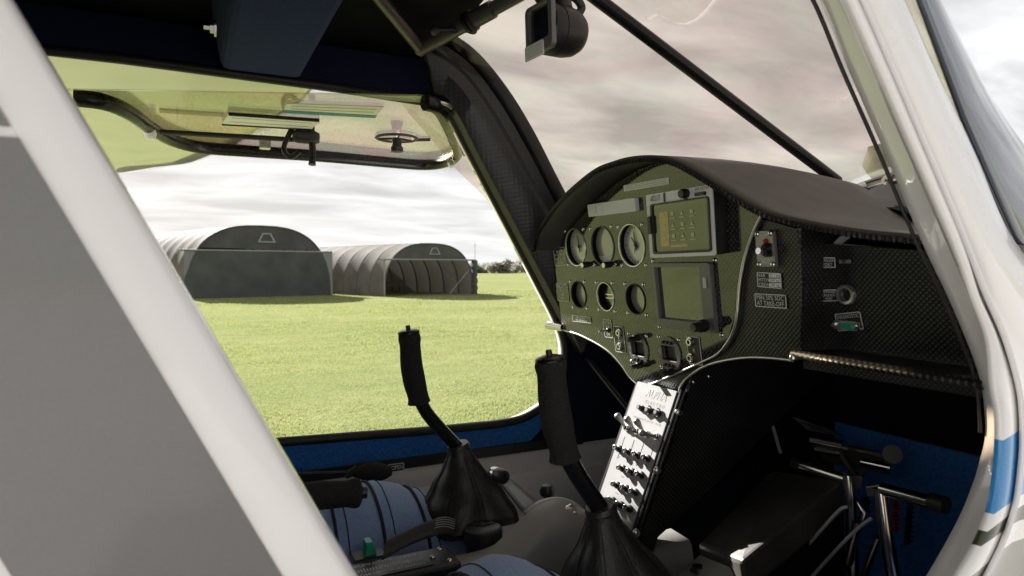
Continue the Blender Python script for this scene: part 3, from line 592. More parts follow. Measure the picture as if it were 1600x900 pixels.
# layered edge of the pane at the front corner
for k, off in enumerate((.010, .019, .028)):
    fe = cat([AZ(*p, ZD) for p in ((664, 162), (684, 170), (700, 198), (712, 228), (716, 243))], 6)
    tube('edge_trim', [p + Vector((off, 0, .003 * k)) for p in fe], .0042, MT['silver'] if k != 1 else MT['rubber'], dr, 8)
r0, r1 = AZ(250, 206, ZD - .012), AZ(472, 219, ZD - .012); rod = tube('latch_rod', [r0, r1], .006, MT['black'], dr, 8)
lp = AZ(478, 214, ZD - .01)
put('latch_body', lathe_me([(0, -.03), (.012, -.03), (.016, -.02), (.016, .02), (.012, .03), (0, .03)], 12), MT['black'], dr, axis_mat(lp + Vector((0, 0, .0)), (1, 0, 0)))
hd = [lp + Vector((.012, 0, .03)), lp + Vector((.014, 0, 0)), lp + Vector((.014, -.005, -.035)), lp + Vector((.012, -.01, -.066))]
tube('latch_handle', cat(hd, 4), [.008] * 12 + [.009], MT['shaft'], dr, 10)
tube('latch_hook', cat([lp + Vector((-.03, 0, .02)), lp + Vector((-.05, 0, -.03)), lp + Vector((-.035, 0, -.05)), lp + Vector((-.015, 0, -.035))], 5), .006, MT['shaft'], dr, 8)
rg = AZ(705, 250, ZD - .014); tube('latch_ring', [rg + Vector((.009 * math.cos(a), 0, .012 * math.sin(a) - .008)) for a in np.linspace(0, 6.0, 16)], .003, MT['chrome'], dr, 6)
pg = AZ(414, 226, ZD - .016); put('rod_guide', box_me(-.012, .012, -.015, .015, -.01, .02), MT['screw'], dr, Matrix.Translation(pg)); 
wc = AZ(235, 209, ZD - .015); put('rim_bumper', lathe_me([(0, -.014), (.01, -.012), (.013, 0), (.01, .01), (0, .012)], 12), MT['whitep'], dr, Matrix.Translation(wc))
# vent in the pane
vc = AZ(620, 216, ZD + .008); vr = put('vent', lathe_me([(.044, 0), (.048, .003), (.052, .003), (.055, 0), (.052, -.003), (.048, -.003), (.044, 0)], 28), MT['rubber'], dr, Matrix.Translation(vc))
for k in range(3):
    a = k * 2.09 + .4; tube('spoke', [vc, vc + Vector((.048 * math.cos(a), .048 * math.sin(a), 0))], .003, MT['rubber'], vr, 6)
put('vent_knob', lathe_me([(0, .0), (.012, .0), (.012, -.02), (.016, -.024), (.016, -.034), (0, -.036)], 14), MT['rubber'], vr, Matrix.Translation(vc)); tube('vent_scoop', [vc + Vector((.05, 0, 0)), vc + Vector((.085, -.01, .002))], .004, MT['rubber'], vr, 6)
# placards stuck inside the pane, hanging a little
def dplac(c4, z, nl):
    q = [AZ(x, y, z) for x, y in c4]; o = put('placard', mk(q + [p + Vector((0, 0, .0015)) for p in q], [(0, 1, 2, 3), (7, 6, 5, 4), (0, 4, 5, 1), (1, 5, 6, 2), (2, 6, 7, 3), (3, 7, 4, 0)]), MT['whitep'], dr)
    for i in range(nl):
        f = (i + .8) / (nl + .6); a, b = q[0].lerp(q[3], f), q[1].lerp(q[2], f); d = (q[3] - q[0]) * .03
        hexa('print_line', [a.lerp(b, .06) - Vector((0, 0, .0006)), a.lerp(b, .94) - Vector((0, 0, .0006)), a.lerp(b, .94) + d - Vector((0, 0, .0006)), a.lerp(b, .06) + d - Vector((0, 0, .0006))], [a.lerp(b, .06), a.lerp(b, .94), a.lerp(b, .94) + d, a.lerp(b, .06) + d], MT['gink'], o)
    return q, o
q, o = dplac([(447, 162), (600, 167), (586, 184), (443, 176)], ZD + .008, 3)
hexa('placard_band', [q[3] - Vector((0, 0, .001)), q[2] - Vector((0, 0, .001)), q[2].lerp(q[1], .22) - Vector((0, 0, .001)), q[3].lerp(q[0], .3) - Vector((0, 0, .001))], [q[3], q[2], q[2].lerp(q[1], .22), q[3].lerp(q[0], .3)], MT['teal'], o)
q, o = dplac([(357, 178), (499, 188), (487, 202), (347, 194)], ZD + .006, 2)
tube('placard_edge', [q[0], q[1]], .004, MT['shaft'], o, 6); tube('placard_edge', [q[3], q[2]], .003, MT['shaft'], o, 6)
# ------------------------------------------------------------------ compass
cp = thing('compass', 'black bulb shaped compass hanging from the roof tube', 'compass', AY(880, 10, .80) + Vector((0, 0, .0)))
c0 = AY(848, 44, .80); ax = Vector((1, .12, .04)).normalized(); Mx = axis_mat(c0, ax)
put('body', lathe_me([(.032, 0), (.034, .004), (.0345, .018), (.0335, .0185), (.0335, .0195), (.0345, .02), (.0345, .036), (.032, .05), (.026, .06), (.016, .067), (0, .070)], 30), MT['black'], cp, Mx)
cf = Frame(c0 - ax * .001, Mx.to_3x3() @ Vector((0, -1, 0)) if False else Vector((-ax.y, ax.x, 0)) * -1, (0, 0, 1))
cf = Frame(c0, Vector((ax.y, -ax.x, 0)), Vector((0, 0, 1)) - ax * ax.z)
fa = plate('face_frame', [rrect(0, .0, .062, .066, .008), rrect(0, .006, .046, .046, .005)], cf, .0, .008, MT['bezel'], cp, .0015)
plate('face_window', [rrect(0, .006, .047, .047, .005)], cf, .001, .003, MT['screen'], fa)
pc = plate('deviation_card', [rrect(-.008, -.030, .044, .02, .002)], cf, .009, .0105, MT['whitep'], cp)
for i in range(5): plate('print_line', [rrect(-.008, -.024 - .003 * i, .038, .0009, .0003, 1)], cf, .0106, .0109, MT['gink'], pc)
mt_ = c0 + ax * .03 + Vector((0, 0, .034)); brk = tube('mount', [mt_ + Vector((0, 0, -.004)), mt_ + Vector((-.002, 0, .012))], [.018, .016], MT['black'], cp, 14)
tube('mount_arm', cat([mt_ + Vector((-.035, 0, .002)), mt_ + Vector((-.02, 0, .018)), mt_ + Vector((.02, 0, .018)), mt_ + Vector((.035, 0, .006)), mt_ + Vector((.03, 0, -.004))], 5), .006, MT['black'], cp, 8)
tube('clamp', [mt_ + Vector((-.018, 0, .022)), mt_ + Vector((.022, 0, .03))], .011, MT['shaft'], cp, 12); put('clamp_screw', bolt_me, MT['screw'], cp, axis_mat(mt_ + Vector((.008, -.012, .024)), (0, -1, 0)))
tube('mount_post', [mt_ + Vector((0, 0, .02)), Vector((mt_.x - .02, mt_.y, .475))], .008, MT['shaft'], cp, 10)
# ------------------------------------------------------------------ instrument panel
tl = .13
PF = Frame((.70, .95, 0), (0, -1, 0), (-tl, 0, 1))
LP = .06
lip_px = [(834, 392), (838, 372), (850, 350), (878, 313), (925, 273), (960, 258), (990, 251), (1025, 250), (1055, 257), (1090, 276), (1135, 304), (1190, 335), (1250, 352), (1340, 368), (1445, 379), (1560, 394)]
ip = thing('instrument_panel', 'black carbon instrument panel under a curved brown glareshield', 'instrument panel', (.70, .84, -.2))
lip = cat([PF.at(*p, LP) for p in lip_px], 7)
rows = []
for f in (0, .06, .15, .3, .45, .6, .75, .88, 1):
    row = []
    for p in lip:
        zf = p.z * .93 + .001; e = Vector((1.045, .875 + (p.y - .875) * .80, zf)); q = p.lerp(e, f); q.z += .010 * math.sin(math.pi * f) * max(0, p.z / .17); row.append(q)
    rows.append(row)
gsm = grid_me(rows, angle=80); gs = put('glareshield', gsm, MT['shield'], ip); solid(gs, .007, 1)
bv = BVHTree.FromPolygons([v.co.copy() for v in gsm.vertices], [tuple(p.vertices) for p in gsm.polygons])
tr_pts = cat([PF.at(*p, LP + .001) for p in lip_px], 40)
tube('edge_trim', tr_pts, [.0026 if i % 3 else .0037 for i in range(len(tr_pts))], MT['weavex'], gs, 8)
screw_me = lathe_me([(0, .0026), (.0022, .0024), (.0036, .0012), (.0042, 0), (.0042, -.002)], 10)
screw_me.materials.append(MT['screw'])
big_screw = lathe_me([(0, .0024), (.004, .0028), (.0062, .0012), (.007, 0), (.007, -.003)], 12); big_screw.materials.append(MT['silver'])
for p in ((1082, 250), (1157, 290), (1241, 336), (1316, 343), (1419, 352)):
    d = ray(*p).normalized(); h = bv.ray_cast(Vector((0, 0, 0)), d)
    if h[0]:
        nn = h[1] if h[1].dot(d) < 0 else -h[1]; put('screw', big_screw, None, gs, axis_mat(h[0] + nn * .0005, nn))
# insert with instrument holes
ins_top = [(866, 394), (880, 372), (900, 350), (935, 313), (965, 287), (1000, 265), (1040, 250), (1090, 256), (1140, 285), (1196, 318)]
ins_right = [(1190, 336), (1176, 365), (1163, 405), (1155, 450), (1151, 495), (1141, 528), (1122, 552), (1100, 564), (1053, 585), (1017, 600), (999, 603)]
ins_left = [(985, 590), (972, 571), (955, 552), (935, 538), (905, 523), (881, 516), (876, 470), (871, 425)]
ol = L(PF, ins_top) + L(PF, ins_right) + L(PF, ins_left)
big = [(902, 386), (944, 384), (990, 383)]; small = [(907, 460), (949, 463), (996, 467)]
RB, RS_ = .0375, .0275
gl = [(PF.loc(*p), RB) for p in big] + [(PF.loc(*p), RS_) for p in small]
radios = [(1001, 545), (1050, 552)]; rl = [(PF.loc(*p), .0262) for p in radios]
dsp = L(PF, [(1029, 411), (1119, 408), (1126, 519), (1033, 508)])
holes = [circ(*c, r) for c, r in gl] + [circ(*c, r, 32, r * 1.05) for c, r in rl]
plate('panel_insert', [ol] + holes, PF, .0, .004, MT['weave'], ip, .0008)
sv = cat([PF.at(*p, .0045) for p in ins_right], 6); tube('trim_strip', sv, [.0024] * 34 + [.0016] * (len(sv) - 34), MT['silver'], ip, 8)
sv = cat([PF.at(*p, .003) for p in [(999, 603)] + ins_left[:6]], 6); tube('trim_strip', sv, .0018, MT['silver'], ip, 8)
arch = [(1062, 616), (1066, 602), (1080, 586), (1110, 569), (1160, 559), (1205, 559), (1241, 563)]
arc3 = [(p.x, p.y) for p in cat([Vector((*PF.loc(*p, -.001), 0)) for p in arch], 5)]
plate('carbon_surround', [L(PF, [(1000, 598), (1050, 578), (1095, 555), (1130, 530), (1145, 495), (1148, 450), (1158, 400), (1180, 350), (1188, 342), (1245, 358), (1250, 400), (1251, 470), (1247, 562)]) [::1] + arc3[::-1] + L(PF, [(1015, 612)])], PF, -.008, -.001, MT['weave2'], ip)
tube('arch_trim', [PF.pt(a, b, .001) for a, b in arc3], .0022, MT['silver'], ip, 8)
plate('panel_light_block', [L(PF, [(868, 394), (900, 350), (1000, 262), (1060, 250), (1190, 330), (1247, 345), (1247, 545), (1160, 545), (1090, 560), (1020, 595), (985, 585), (935, 533), (884, 510)])], PF, -.055, -.045, MT['black'], ip)  # unseen plate added to stop light passing behind the panel
def scr(parent, a, b, c=.004, fr=PF, me=None): return put('screw', me or screw_me, None, parent, fr.mat(a, b, c))
def gauge(i, c, r, dial, needles, bezel):
    a, b = c; k = .0095
    cup = put('gauge', lathe_me([(r - .0006, .004), (r - .0006, -k), (0, -k), (0, -k - .002), (r + .004, -k - .002), (r + .004, -.001)], 36), MT['liner'], ip, PF.mat(a, b, 0))
    put('bezel', lathe_me([(r - .0015, .003), (r - .0012, .0058), (r + .0002, .0060), (r + .0009, .0042)], 36), bezel, cup, PF.mat(a, b, 0))
    put('dial', lathe_me([(0, -k + .0030), (r - .001, -k + .0030), (r - .001, -k)], 36), dial, cup, PF.mat(a, b, 0))
    for (ang, ln, w, m) in needles:
        d = rad(ang); ca, sa = math.cos(d), math.sin(d)
        pts = [(-ln * .35, -w * 1.4), (-ln * .35, w * 1.4), (-ln * .2, w), (ln * .8, w * .7), (ln, 0), (ln * .8, -w * .7), (-ln * .2, -w)]
        plate('needle', [[(a + x * ca - y * sa, b + x * sa + y * ca) for x, y in pts]], PF, -k + .0048, -k + .0056, m, cup)
    if needles: plate('needle_hub', [circ(a, b, .0035, 14)], PF, -k + .0050, -k + .0068, MT['ink'], cup)
    if dial in (MT['cream'],):
        for t in range(24):
            d = t * math.pi / 12; w = .0004 if t % 3 else .0008; r1, r2 = r * .86, r * (.74 if t % 3 == 0 else .79)
            ca, sa = math.cos(d), math.sin(d); plate('tick', [[(a + r1 * ca - w * sa, b + r1 * sa + w * ca), (a + r2 * ca - w * sa, b + r2 * sa + w * ca), (a + r2 * ca + w * sa, b + r2 * sa - w * ca), (a + r1 * ca + w * sa, b + r1 * sa - w * ca)]], PF, -k + .0032, -k + .0036, MT['ink'], cup)
    q = r * .80 + .0048
    for s in ((1, 1), (1, -1), (-1, 1), (-1, -1)): scr(cup, a + s[0] * q, b + s[1] * q)
    return cup
rimb = MT['silver']
gauge(0, *gl[0], MT['cream'], [(97, .024, .0011, MT['ink']), (-85, .012, .0016, MT['ink'])], rimb)
g2 = gauge(1, *gl[1], MT['dialw'], [], MT['bezel'])
gauge(2, *gl[2], MT['cream'], [(96, .026, .0011, MT['ink']), (128, .018, .0014, MT['ink']), (-112, .014, .0012, MT['ink'])], rimb)
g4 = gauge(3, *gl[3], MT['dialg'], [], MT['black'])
g5 = gauge(4, *gl[4], MT['dial'], [], rimb)
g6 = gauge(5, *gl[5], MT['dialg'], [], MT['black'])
a, b = gl[4][0]
for dz in (.004, -.0035): plate('ball_tube', [rrect(a, b + dz * .9 - .001, .042, .0022, .001, 2)], PF, -.0064, -.005, MT["chrome"], g5)
a, b = gl[1][0]; plate('dial_lower_segment', [[(a + .0365 * math.cos(rad(d)), b + .0365 * math.sin(rad(d))) for d in range(212, 329, 6)]], PF, -.0062, -.0057, MT["whitep"], g2)  # plain white segment filling the bottom of the dial
# setting knobs under the big gauges
for p, q in (((926, 412), (949, 413)), ((960, 412), (984, 411))):
    o = put('setting_knob', lathe_me([(.0, .020), (.0052, .020), (.006, .019), (.006, .006), (.0045, .005), (.0045, -.002)], 14), MT['black'], ip, PF.mat(*PF.loc(*p), .004)); put('knob_cap', lathe_me([(0, .0212), (.0048, .0208), (.005, .0202)], 14), MT['silver'], o, PF.mat(*PF.loc(*p), .004))
# big lower display
w0 = (dsp[0][0] + dsp[3][0]) / 2; w1 = (dsp[1][0] + dsp[2][0]) / 2; h1 = (dsp[0][1] + dsp[1][1]) / 2; h0 = (dsp[2][1] + dsp[3][1]) / 2
dw, dh, dx, dy = w1 - w0, h1 - h0, (w0 + w1) / 2, (h0 + h1) / 2
sx0, sx1, sy0, sy1 = w0 + dw * .055, w1 - dw * .17, h0 + dh * .135, h1 - dh * .06
ds = plate('display', [rrect(dx, dy, dw, dh, .004), [(sx0, sy0), (sx1, sy0), (sx1, sy1), (sx0, sy1)]], PF, .0042, .0125, MT['bezel'], ip, .001)
plate('screen', [[(sx0 - .001, sy0 - .001), (sx1 + .001, sy0 - .001), (sx1 + .001, sy1 + .001), (sx0 - .001, sy1 + .001)]], PF, .0045, .0055, MT['screen'], ds)
plate('side_button', [rrect(w1 - dw * .085, dy + dh * .22, .006, .016, .001)], PF, .0126, .0145, MT['lgrey'], ds)
kb = put('display_knob', lathe_me([(0, .028), (.006, .028), (.007, .026), (.007, .016), (.0095, .015), (.0095, .004), (.006, .003), (.006, 0)], 18), MT['black'], ds, PF.mat(w1 - dw * .12, h0 + dh * .115, .0125))
for s in ((-1, -1), (-1, 1), (1, 1), (1, -1)): scr(ds, dx + s[0] * (dw / 2 + .004), dy + s[1] * (dh / 2 + .003), .004)
# radios
for (c, r), p in zip(rl, (0, 1)):
    a, b = c
    rd = put('radio', poly_me([circ(a, b, r + .0015, 40, (r + .0015) * 1.06), rrect(a, b + .001, r * 1.5, r * .98, .003)], .002, .0068, PF.mat()), MT['bezel'], ip)
    plate('lcd', [rrect(a, b + .001, r * 1.52, r * 1.0, .003)], PF, -.010, -.008, MT['lcd'], rd)
    plate('lcd_wall', [rrect(a, b + .001, r * 1.54, r * 1.02, .003), rrect(a, b + .001, r * 1.5, r * .98, .003)], PF, -.009, .0018, MT['black'], rd)
    for k in (-1, 0, 1):
        put('key', lathe_me([(0, .005), (.0025, .0045), (.003, 0)], 10), MT['black'], rd, PF.mat(a + k * .0095, b - r * .74, .0066))
        if p == 1: put('key', lathe_me([(0, .005), (.0025, .0045), (.003, 0)], 10), MT['black'], rd, PF.mat(a + k * .0095, b + r * .74, .0066))
    ks = [(.006, r * .86), (.008, -r * 1.02)] if p == 0 else [(.006, -r * 1.1)]
    for kx, ky in ks: put('tuning_knob', lathe_me([(0, .024), (.0036, .024), (.0042, .023), (.0042, .012), (.0058, .011), (.0058, .001), (.004, 0)], 14), MT['black'], rd, PF.mat(a + kx, b + ky, .006))
    for s in ((-1, 1), (-1, -1), (1, 1)): scr(rd, a + s[0] * r * .98, b + s[1] * r * .98)
# placards
def quad(c4, c=.0045, fr=PF):
    q = [Vector((*fr.loc(*p, c), 0)) for p in c4]; ce = (q[0] + q[1] + q[2] + q[3]) / 4; r = ((q[1] - q[0]) + (q[2] - q[3])) / 2; u = ((q[0] - q[3]) + (q[1] - q[2])) / 2
    return ce, r.length, u.length, math.atan2(r.y, r.x)
def placard(c4, lines, parent, bg='blackp', border='wink', inkm='wink', fr=PF, c=.0042, name='placard', fs=.8, wide=.86, shear=0):
    ce, w, h, an = quad(c4, c, fr); ro = lambda pts: [(ce.x + x * math.cos(an) - y * math.sin(an), ce.y + x * math.sin(an) + y * math.cos(an)) for x, y in pts]
    o = plate(name, [ro(rrect(0, 0, w, h, min(w, h) * .08))], fr, c, c + .0008, MT[bg], parent)
    if border: plate('border', [ro(rrect(0, 0, w, h, min(w, h) * .08)), ro(rrect(0, 0, w - .0022, h - .0022, min(w, h) * .06))], fr, c + .0009, c + .0012, MT[border], o)
    n = len(lines)
    for i, s in enumerate(lines):
        if not s: continue
        y = h * .5 - h * (i + .5) / n * .86 - h * .07; sz = h * .86 / n * fs * 1.25
        M = fr.mat(ce.x - y * math.sin(an), ce.y + y * math.cos(an), c + .0014, an)
        est = len(s) * sz * .56; text(s, M, sz, MT[inkm], o, width=min(w * wide, est), shear=shear)
    return o
o = placard([(974, 290), (1045, 277), (1046, 288), (976, 299)], ['', ''], ip, 'whitep', None)
ce, w, h, an = quad([(974, 290), (1045, 277), (1046, 288), (976, 299)])
for k in (-.22, .05, .3): plate('print_line', [[(ce.x + x * math.cos(an) - y * math.sin(an), ce.y + x * math.sin(an) + y * math.cos(an)) for x, y in rrect(0, h * k, w * .9, .0008, .0002, 1)]], PF, .0051, .0054, MT['gink'], o)
ce, w, h, an = quad([(925, 320), (998, 308), (999, 330), (924, 338)]); ro = lambda x, y: (ce.x + x * math.cos(an) - y * math.sin(an), ce.y + x * math.sin(an) + y * math.cos(an))
cov = plate('indicator_cover', [[ro(x, y) for x, y in rrect(0, 0, w, h, .002)]], PF, .0042, .013, MT['whitep'], ip, .001)
for x in (-.36, -.23): plate('indicator_lamp', [[ro(w * x + u, v) for u, v in rrect(0, 0, w * .10, h * .62, .001)]], PF, .0131, .0145, MT['whitep'], cov, .0004)
placard([(866, 388), (884, 386), (885, 414), (867, 416)], ['LIMITS', 'Vs 38 Vx 58', 'Va 86 Vc 108', 'Vne 135'], ip, 'weave', 'wink', 'wink', fs=.7)
placard([(870, 442), (888, 444), (889, 471), (871, 470)], ['BALLISTIC', 'CHUTE', 'ARM', 'SAFE'], ip, 'weave', fs=.7)
placard([(895, 492), (924, 495), (924, 505), (895, 502)], ['NO SMOKING', 'NO AEROBATICS'], ip, 'weave', fs=.8)
sw = placard([(944, 499), (957, 500), (957, 528), (944, 526)], ['BATTERY', 'ON', '', 'OFF'], ip, 'weave', fs=.7, name='switch_placard')
a, b = PF.loc(951, 516, .005); put('switch_nut', lathe_me([(.0045, 0), (.0045, .003), (.003, .004), (.003, 0)], 6), MT['screw'], sw, PF.mat(a, b, .005)); tube('switch_lever', [PF.pt(a, b, .006), PF.pt(a - .002, b + .001, .026)], [.0014, .0022], MT['chrome'], sw, 8)
jack = lathe_me([(.0075, 0), (.0075, .0022), (.0062, .0026), (.0058, .005), (.0033, .005), (.0033, -.004)], 12); jack.materials.append(MT['screw'])
for c4, txt, ps in (([(960, 509), (976, 511), (977, 551), (961, 549)], ['', 'L', ''], ((968, 520), (969, 541))), ([(1074, 525), (1095, 527), (1097, 571), (1076, 568)], ['', 'R', ''], ((1079, 534), (1080, 559)))):
    jp = placard(c4, txt, ip, 'blackp', fs=.55, name='headset_socket')
    for p in ps: put('jack', jack, None, jp, PF.mat(*PF.loc(*p, .005), .005))
# side lever at the panel's port corner
q = PF.at(862, 509, 0); lv = tube('vent_pull', [PF.at(880, 512, .004), PF.at(856, 508, .012)], [.008, .0095], MT['chrome'], ip, 12)
# right-hand carbon face: emergency switch and placards
SF = Frame(PF.pt(0, 0, -.001), PF.r, PF.u)
ce, w, h, an = quad([(1185, 361), (1212, 359), (1217, 415), (1189, 417)], .001, SF)
sp = plate('emergency_switch', [rrect(ce.x, ce.y, w, h, .002), circ(ce.x + w * .06, ce.y - h * .04, w * .33, 24, h * .19)], SF, .001, .0075, MT['gunmetal'], ip, .0006)
plate('switch_well', [circ(ce.x + w * .06, ce.y - h * .04, w * .34, 24, h * .2)], SF, .0005, .0015, MT['black'], sp)
put('lamp', lathe_me([(0, .004), (.003, .003), (.0042, 0)], 12), MT['red'], sp, SF.mat(ce.x + w * .1, ce.y + h * .21, .0075))
tube('toggle', [SF.pt(ce.x + w * .05, ce.y - h * .1, .002), SF.pt(ce.x + w * .06, ce.y - h * .02, .022)], [.0028, .0045], MT['chrome'], sp, 10)
tube('toggle_guard', [SF.pt(ce.x + w * .3, ce.y - h * .16, .007), SF.pt(ce.x + w * .32, ce.y - h * .12, .018), SF.pt(ce.x + w * .32, ce.y + h * .06, .018), SF.pt(ce.x + w * .3, ce.y + h * .1, .007)], .0032, MT['black'], sp, 8)
for s in ((-1, 1), (1, 1), (-1, -1), (1, -1)): scr(sp, ce.x + s[0] * w * .38, ce.y + s[1] * h * .43, .0078, SF)
for s, k in (('EMERGENCY', .38), ('CUT', .30), ('NORMAL', -.29), ('GUARD UP FOR', -.35), ('BATTERY CUT', -.40)): text(s, SF.mat(ce.x, ce.y + h * k, .0078), .0036, MT['wink'], sp, width=w * .52 if len(s) > 4 else None)
o = placard([(1184, 425), (1221, 427), (1222, 451), (1184, 448)], ['', '', ''], ip, 'blackp', fr=SF, c=.001)
ce, w, h, an = quad([(1184, 425), (1221, 427), (1222, 451), (1184, 448)], .001, SF)
for i, (s, v_) in enumerate((('VAR', '121 / km'), ('MTOW', '550 kg'), ('CREW WT', '180 kg'))):
    y = ce.y + h * (.30 - .30 * i); text(s, SF.mat(ce.x - w * .44, y, .0024), .0068, MT['wink'], o, al='LEFT'); plate('value_field', [rrect(ce.x + w * .23, y, w * .46, h * .24, .0006, 2)], SF, .0019, .0022, MT['whitep'], o); text(v_, SF.mat(ce.x + w * .23, y, .0024), .0058, MT['ink'], o)
placard([(1180, 458), (1229, 461), (1230, 482), (1181, 479)], ['MIN 50% SOC', 'AT TAKE-OFF'], ip, 'blackp', fr=SF, c=.001, fs=.92)
# recessed starboard bay
RF = Frame((.745, .5, 0), PF.r, PF.u)
st0 = PF.loc(1247, 345, -.001); st1 = PF.loc(1247, 562, -.001)
hexa('bay_cheek', [SF.pt(st0[0] - .002, st0[1] - .004, -.0005), SF.pt(st0[0] - .002, st0[1] - .02, -.06), SF.pt(st1[0] - .002, st1[1], -.06), SF.pt(st1[0] - .002, st1[1], -.0005)], [SF.pt(st0[0] + .004, st0[1] - .004, -.0005), SF.pt(st0[0] + .004, st0[1] - .02, -.06), SF.pt(st1[0] + .004, st1[1], -.06), SF.pt(st1[0] + .004, st1[1], -.0005)], MT['weave3'], ip, .001)
bl_, br_ = RF.loc(1236, 330), RF.loc(1545, 340); b0 = RF.loc(1250, 575)[1]
plate('bay_face', [[(bl_[0], b0), (.13, b0), (.13, .010), (bl_[0], .036)]], RF, -.01, 0, MT['weave2'], ip)
put('bay_light_block', box_me(.94, .95, .36, .64, -.095, .022), MT['liner'], ip)  # added dark plate, blocks the brightness showing through the bay gap
def bayplac(c4, lines, **k): return placard(c4, lines, ip, 'blackp', fr=RF, c=.0008, fs=.85, **k)
bayplac([(1282, 402), (1306, 402), (1306, 418), (1282, 418)], ['LOGGER', 'PORT'])
bayplac([(1283, 453), (1309, 452), (1309, 470), (1283, 471)], ['SOFTWARE', 'UPGRADE', 'PORT'])
up_ = put('upgrade_port', lathe_me([(.0135, 0), (.0135, .003), (.012, .005), (.0085, .0045), (.0075, -.006), (0, -.006)], 28), MT['silver'], ip, RF.mat(*RF.loc(1324, 460), .001)); a, b = RF.loc(1324, 460); plate('socket', [rrect(a - .001, b, .004, .009, .0006), ], RF, -.003, .003, MT['black'], up_)
dg = bayplac([(1307, 490), (1347, 487), (1348, 514), (1308, 518)], ['DIAGNOSTIC', '', ''], name='diagnostic_connector')
a, b = RF.loc(1328, 507); plate('shell', [rrect(a, b, .034, .012, .003)], RF, .002, .009, MT['screw'], dg, .0008); plate('insert', [rrect(a + .006, b, .019, .0085, .003)], RF, .009, .0115, MT['green'], dg, .0005)
for s in (-1, 1): put('jackscrew', lathe_me([(0, .012), (.003, .012), (.003, .002)], 6), MT['screw'], dg, RF.mat(a + s * .0145 - .001, b, 0))
a, b = RF.loc(1323, 408); plate('logger_socket', [rrect(a, b, .016, .005, .001)], RF, .001, .004, MT['chrome'], ip)
for p in ((1262, 455), (1265, 545), (1258, 371)): put('screw', screw_me, None, ip, RF.mat(*RF.loc(*p), .0005))
# carbon lip bar under the bay
xl = .655; e0, e1_ = AX(1238, 553, xl), AX(1536, 600, xl)
lb_ = put('shelf_lip', grid_me([[p + Vector((dx_, 0, dz_)) for p in (e0, e0.lerp(e1_, .33), e0.lerp(e1_, .66), e1_)] for dx_, dz_ in ((.09, .001), (.012, .003), (.003, .0045), (-.003, .003), (-.005, -.001), (-.003, -.005), (.003, -.006), (.02, -.006))]), MT['weavex'], ip)
solid(lb_, .002, 1); put('screw', screw_me, None, ip, axis_mat(e0 + Vector((-.009, -.008, -.003)), (-1, -.3, 0)))
# ------------------------------------------------------------------ portable navigation display in front of the panel
tf = PF; tb = L(PF, [(1010, 307), (1114, 290), (1118, 398), (1016, 402)])
nv = thing('navigation_display', 'white framed portable display mounted on the carbon panel', 'display', PF.at(1065, 400, .01))
NZ = .03
tq = [(1009, 305), (1111, 288), (1117, 399), (1016, 403)]; ce, w, h, an = quad(tq, NZ)
tro = lambda pts: [(ce.x + x * math.cos(an * .0) - y * math.sin(an * .0), ce.y + x * math.sin(an * .0) + y * math.cos(an * .0)) for x, y in pts]
c4 = [Vector((*PF.loc(*p, NZ), 0)) for p in tq]
def bil(s, t): return tuple(((c4[0] * (1 - s) + c4[1] * s) * t + (c4[3] * (1 - s) + c4[2] * s) * (1 - t))[:2])
def brect(s0, s1, t0, t1, r=.03, n=4): return [bil(x, y) for x, y in [((s0 + s1) / 2 + px_, (t0 + t1) / 2 + py_) for px_, py_ in rrect(0, 0, s1 - s0, t1 - t0, r, n)]]
plate('case', [brect(.0, 1.0, 0, 1, .02)], PF, .0042, NZ - .004, MT['black'], nv, .002)
fr_ = plate('face_frame', [brect(0, 1, 0, 1, .02), brect(.075, .965, .06, .84, .04)], PF, NZ - .0035, NZ, MT['whitep'], nv, .0008)
plate('screen_bezel', [brect(.07, .97, .055, .845, .04), brect(.10, .945, .09, .82, .03)], PF, NZ - .003, NZ + .002, MT['black'], nv, .0008)
scn = plate('screen', [brect(.095, .95, .085, .825, .03)], PF, NZ - .003, NZ - .0005, MT['olive'], nv)
plate('menu_bar', [brect(.20, .34, .17, .70, .004)], PF, NZ - .0004, NZ - .0001, MT['amber'], scn)
plate('status_bar', [brect(.36, .62, .15, .185, .004)], PF, NZ - .0004, NZ - .0001, MT['amber'], scn)
MT['icon'] = pm('screen_icon', (.07, .08, .035), .3, coat=1, cior=1.9, emit=((.5, .5, .25), .015))
for r_ in range(3):
    for c_ in range(4):
        s_, t_ = .27 + c_ * .145, .66 - r_ * .17
        plate('icon', [brect(s_ - .022, s_ + .022, t_ - .03, t_ + .03, .01) if (r_ + c_) % 2 else [bil(s_ - .025, t_ - .03), bil(s_ + .025, t_ - .03), bil(s_, t_ + .035)]], PF, NZ, NZ + .0003, MT['icon'], scn); plate('caption', [brect(s_ - .04, s_ + .04, t_ - .075, t_ - .06, .002, 1)], PF, NZ, NZ + .0003, MT['icon'], scn)
cm_ = bil(.155, .925); an_ = math.atan2(bil(1, 1)[1] - bil(0, 1)[1], bil(1, 1)[0] - bil(0, 1)[0])
text('ABSOLUTE', PF.mat(*cm_, NZ + .0004, an_), .0125, MT['ink'], fr_, shear=.5, width=.026)
text('AIR METER', PF.mat(*bil(.875, .965), NZ + .0004, an_), .006, MT['ink'], fr_, width=.028)
plate('frame_gap', [brect(.30, .325, .85, .99, .004)], PF, NZ + .0002, NZ + .0012, MT['black'], nv)
put('selector_knob', lathe_me([(0, .012), (.006, .012), (.0068, .010), (.0068, 0)], 16), MT['black'], nv, PF.mat(*bil(.655, .93), NZ))
tube('selector_stem', [PF.pt(*bil(.655, .93), NZ + .004), PF.pt(*bil(.655, .84), NZ + .003)], .003, MT['black'], nv, 8)
plate('rocker', [brect(.80, .93, .865, .915, .008)], PF, NZ, NZ + .005, MT['black'], nv, .001)
